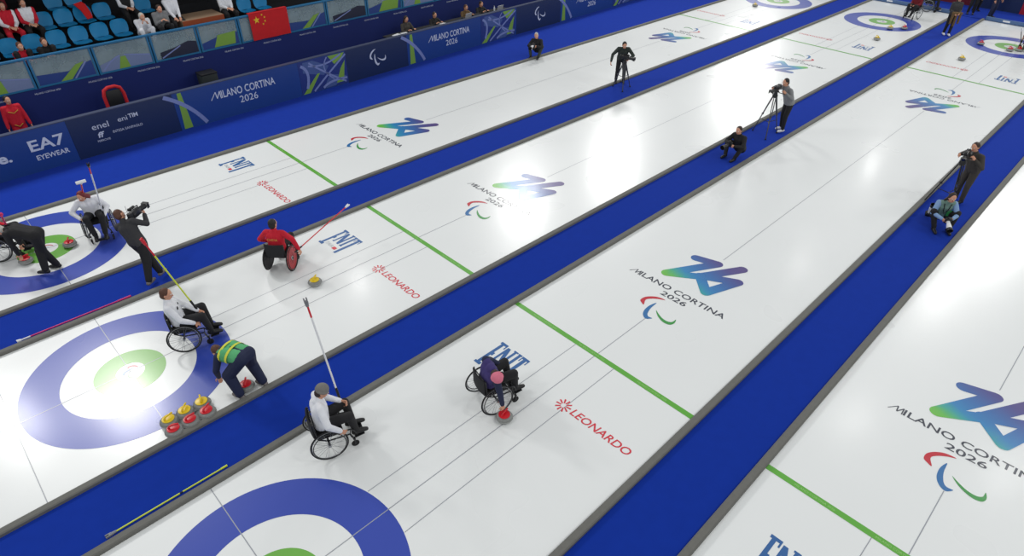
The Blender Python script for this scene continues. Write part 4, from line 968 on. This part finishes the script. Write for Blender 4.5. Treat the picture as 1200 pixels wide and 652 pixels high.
p = person('person in dark grey top and black trousers carrying a brown coat on the far runner', (q.x, q.y, .008), R_(215), neck=(0, 0, 1.42), hands=((.24, .12, 1.02), (.22, -.10, 1.0)), jacket=c_char, trousers=c_black, hair=h_brown, style='long', shoes=m_shoew, vox=.012, feet=((.06, .09, .09), (-.06, -.09, .09)))
cq = world(p, (.26, .02, .80)); o = empty('coat', (cq.x, cq.y, cq.z), R_(215), 'brown and gold coat hanging over the arms of the far standing person', 'coat')
mb = MB(); mb.cap((0, -.16, .22), (0, .18, .22), .06); mb.cap((0, -.14, .2), (.02, -.15, -.22), .06, .045); mb.cap((0, .0, .2), (.03, .0, -.30), .06, .05); mb.cap((0, .15, .2), (.02, .16, -.18), .06, .045); organic(mb, 'cloth', c_brown, o, .012, 3)
for (x, y), lab, a in (((1136, 17), 'official in dark suit standing at the far end of the runner, left one', 200), ((1142, 13), 'official in dark suit standing at the far end of the runner, behind the other', 230), ((1159, 21), 'dark clothed person standing by the far corner of the rightmost sheet', 250)):
    q = at(x, y); person(lab, (q.x, q.y, .008), R_(a), jacket=c_black, trousers=c_black if a != 250 else c_navy, hair=h_dark, vox=.012, group='people standing at the far end')
# -- people behind the boards
def behind(lab, u, v, jacket, hair, style='short', face=(1, 0, -.3), sit=True, **k):
    q = sp(u, v, 0); rz = TH-PI/2
    if sit:
        o = side('stool', u, v+.02, 0, 'dark stool under the %s' % lab, 'stool', 'stools behind the long desk'); MB().lathe([(0, .46), (.17, .46), (.18, .48), (.17, .51), (0, .515)]).build('seat', m_black, o)
        MB().lathe([(.03, .03), (.03, .46)]).build('column', m_fr, o); MB().lathe([(0, 0), (.2, 0), (.19, .03), (.03, .05), (0, .05)]).build('base', m_fr, o)
        d = dict(pelvis=(0, 0, .63), neck=(.04, 0, 1.12), head=(.10, 0, 1.28), feet=((.34, .12, .09), (.34, -.12, .09)), knee=((.5, .2, 1), (.5, -.2, 1)), hands=((.36, .16, 1.02), (.36, -.16, 1.02)), palm=((0, 0, -1), (0, 0, -1)))
    else: d = dict()
    d.update(k)
    return person(lab, q, rz, jacket=jacket, hair=hair, style=style, face=face, vox=.012, **d)
behind('technician in olive vest, leftmost behind the desk', 13.55, 1.22, c_olive, h_dark, style='long', neck=(.02, 0, 1.2), head=(.07, 0, 1.37), pelvis=(0, 0, .68))
behind('technician in black jacket, second from left behind the desk', 15.0, 1.22, c_black, h_dark)
behind('technician in brown jacket, third from left behind the desk', 16.75, 1.22, c_brown, h_brown)
behind('technician in black jacket at the far end of the desk', 17.65, 1.22, c_black, h_dark)
p = behind('team member in red tracksuit with yellow stripes behind the EA7 board', .0, 1.42, c_red, h_black, sit=False, trousers=c_red, face=(1, .3, -.1))
inf = INFO[p.name]
for k_, (a, b_) in enumerate((((.12, .14), (.34, -.02)), ((-.12, .14), (.34, .02)))):
    pass
mb = MB(); y_ = c_yel
mb.tube([inf['P']+inf['S']*.40+inf['fwd']*.150+inf['l']*.12, inf['P']+inf['S']*.34+inf['fwd']*.166, inf['P']+inf['S']*.40+inf['fwd']*.150-inf['l']*.12], .010, 6); mb.tube([inf['P']+inf['S']*.02+inf['fwd']*.140+inf['l']*.10, inf['P']-inf['S']*.05+inf['fwd']*.148, inf['P']+inf['S']*.02+inf['fwd']*.140-inf['l']*.10], .010, 6); mb.build('yellow_piping', mat('gold_piping', (200, 160, 50), .6), inf['jk'])
# -- spectators in the stand
def spectator(lab, row, u, jacket, hair, style='short', sleeves=None, trousers=None, dv=0., lean=0., **k):
    v = (2.42, 3.28, 4.08, 4.88)[row]+dv; q = sp(u, v, ZT[row])
    d = dict(pelvis=(.02, 0, .55), neck=(.04+lean, 0, 1.03-lean*.3), head=(.10+lean*1.3, 0, 1.19-lean*.5), feet=((.40, .12, .09), (.40, -.12, .09)), knee=((.5, .2, 1), (.5, -.2, 1)), hands=((.34, .08, .66), (.34, -.08, .68)), palm=((0, -.4, -1), (0, .4, -1)))
    d.update(k)
    return person(lab, q, TH-PI/2, jacket=jacket, hair=hair, style=style, sleeves=sleeves, trousers=trousers or c_black, vox=.013, group='spectators in the stand', face=(1, .1, -.25), **d)
spectator('spectator in white jacket with red sleeves, leftmost of the group at the top left corner', 1, .55, c_white, h_dark, sleeves=c_red)
spectator('spectator in red and white jacket, middle of the group at the top left', 1, 1.08, c_red, h_dark, sleeves=c_white, trousers=c_red)
spectator('spectator in white and red jacket right of the group at the top left', 1, 1.58, c_white, h_dark, sleeves=c_red, style='long')
spectator('spectator in dark clothes with a white collar, behind the group at the top left', 2, 1.1, c_dred, h_brown)
low = dict(pelvis=(-.1, 0, .16), neck=(.04, 0, .50), head=(.11, 0, .66), feet=((.2, .12, .09), (.2, -.12, .09)), hands=((.26, .08, .3), (.26, -.08, .3)))
spectator('small figure in red with a pale face just above the railing, leftmost', 0, .93, c_red, h_brown, dv=-.14, style='short', **low)
spectator('small figure with brown hair in black just above the railing', 0, 1.52, c_black, h_brown, dv=-.14, style='short', **low)
spectator('spectator in dark clothes with white sleeves, second row, left of the white jacket', 1, 4.25, c_black, h_dark, sleeves=c_white)
spectator('kneeling spectator bundled in a white jacket right at the railing', 0, 4.28, c_white, h_grey, dv=.02, lean=.16, trousers=c_white, pelvis=(.0, 0, .32), neck=(.14, 0, .76), head=(.26, 0, .86))
spectator('spectator in grey coat behind the kneeling one in white', 0, 4.85, c_grey, h_dark, pelvis=(.0, 0, .42), neck=(.12, 0, .88), head=(.22, 0, 1.0))
spectator('spectator in white patterned jacket and black trousers by the landing', 0, 5.32, c_white, h_brown, dv=.12, pelvis=(.02, 0, .66), neck=(.02, 0, 1.14), head=(.06, 0, 1.30))
spectator('spectator in white jacket right of the beige landing', 0, 7.05, c_white, h_dark, style='long', dv=.1)
spectator('spectator in pale jacket farthest right, next to the one in white', 1, 7.3, c_grey, h_brown)
# -- sticks lying on the runners
a_, b_ = V((at(26, 404, .03).x, -3.30, .031)), V((at(157, 351.5, .03).x, -3.30, .031))
stick(b_, a_, [(.9, m_mag), (1, m_wht)], 'magenta stick with white end lying along the grey divider of the first runner', grip=.25, gm=m_mag, r=.015)
a_, b_ = V((at(138, 630, .03).x, -8.69, .027)), V((at(271, 552, .03).x, -8.69, .027))
o = stick(b_, a_, [(.38, m_ywl), (.41, m_black), (1, m_ywl)], 'lime yellow stick lying along the divider at the bottom left', grip=.10, gm=m_ywl, head='fork', hm=mat('grey_pad', (130, 134, 140), .6), r=.012)
fuse_all()
# ------------------------------------------------------------------ light: dim hall, rows of sports lamps over the ice, plus added fill lamps
w = bpy.data.worlds.new('hall'); scene.world = w; w.use_nodes = True
w.node_tree.nodes['Background'].inputs[0].default_value = (.95, .98, 1, 1); w.node_tree.nodes['Background'].inputs[1].default_value = .43
def lamp(x, y, p, sx=2.2, sy=2.2, z=12., tilt=None):
    l = bpy.data.lights.new('sports_or_fill_lamp', 'AREA'); l.shape = 'RECTANGLE'; l.size = sx; l.size_y = sy; l.energy = p; l.color = (1, .985, .96)
    o = bpy.data.objects.new('sports_or_fill_lamp', l); COL.objects.link(o); o.location = (x, y, z)
    if tilt is not None: o.rotation_euler = (V((*tilt, 0))-V((x, y, z))).to_track_quat('-Z', 'Y').to_euler()
    return o
K = .5
for x, y, p in ((-12, -24, 900), (2, -22, 800), (14, -24, 900), (28, -24, 1100), (-16, -8, 900), (42, -14, 1100)):  # fill lamps, added where the ice won't mirror them, to brighten it evenly
    lamp(x, y, p*K, z=15, tilt=(x*.8+2, -8))
for x, y, p, s in ((-9.5, 9.9, 1150, 1.5), (-5.9, 8.1, 2000, 2.0), (2, 10.7, 120, .45), (5.7, 8.4, 200, .6), (17.6, 8.2, 1500, 2.2), (26.3, 7.8, 1700, 2.4), (48.2, 10.2, 2400, 3.6),
                   (15.4, -13.4, 220, 1.2), (26.4, -13.1, 420, 1.6), (36.8, -13, 700, 1.8), (16.6, -18.6, 200, 1.0), (39.7, -4.7, 150, .4), (24.7, -6.7, 90, .5)):
    lamp(x, y, p*K*.76, s, s, tilt=(x*.6+2, -5))
vs = scene.view_settings
scene.display_settings.display_device = 'sRGB'; vs.view_transform = 'Standard'; vs.look = 'None'; vs.exposure = 0.0; vs.gamma = 1.0; vs.use_curve_mapping = False
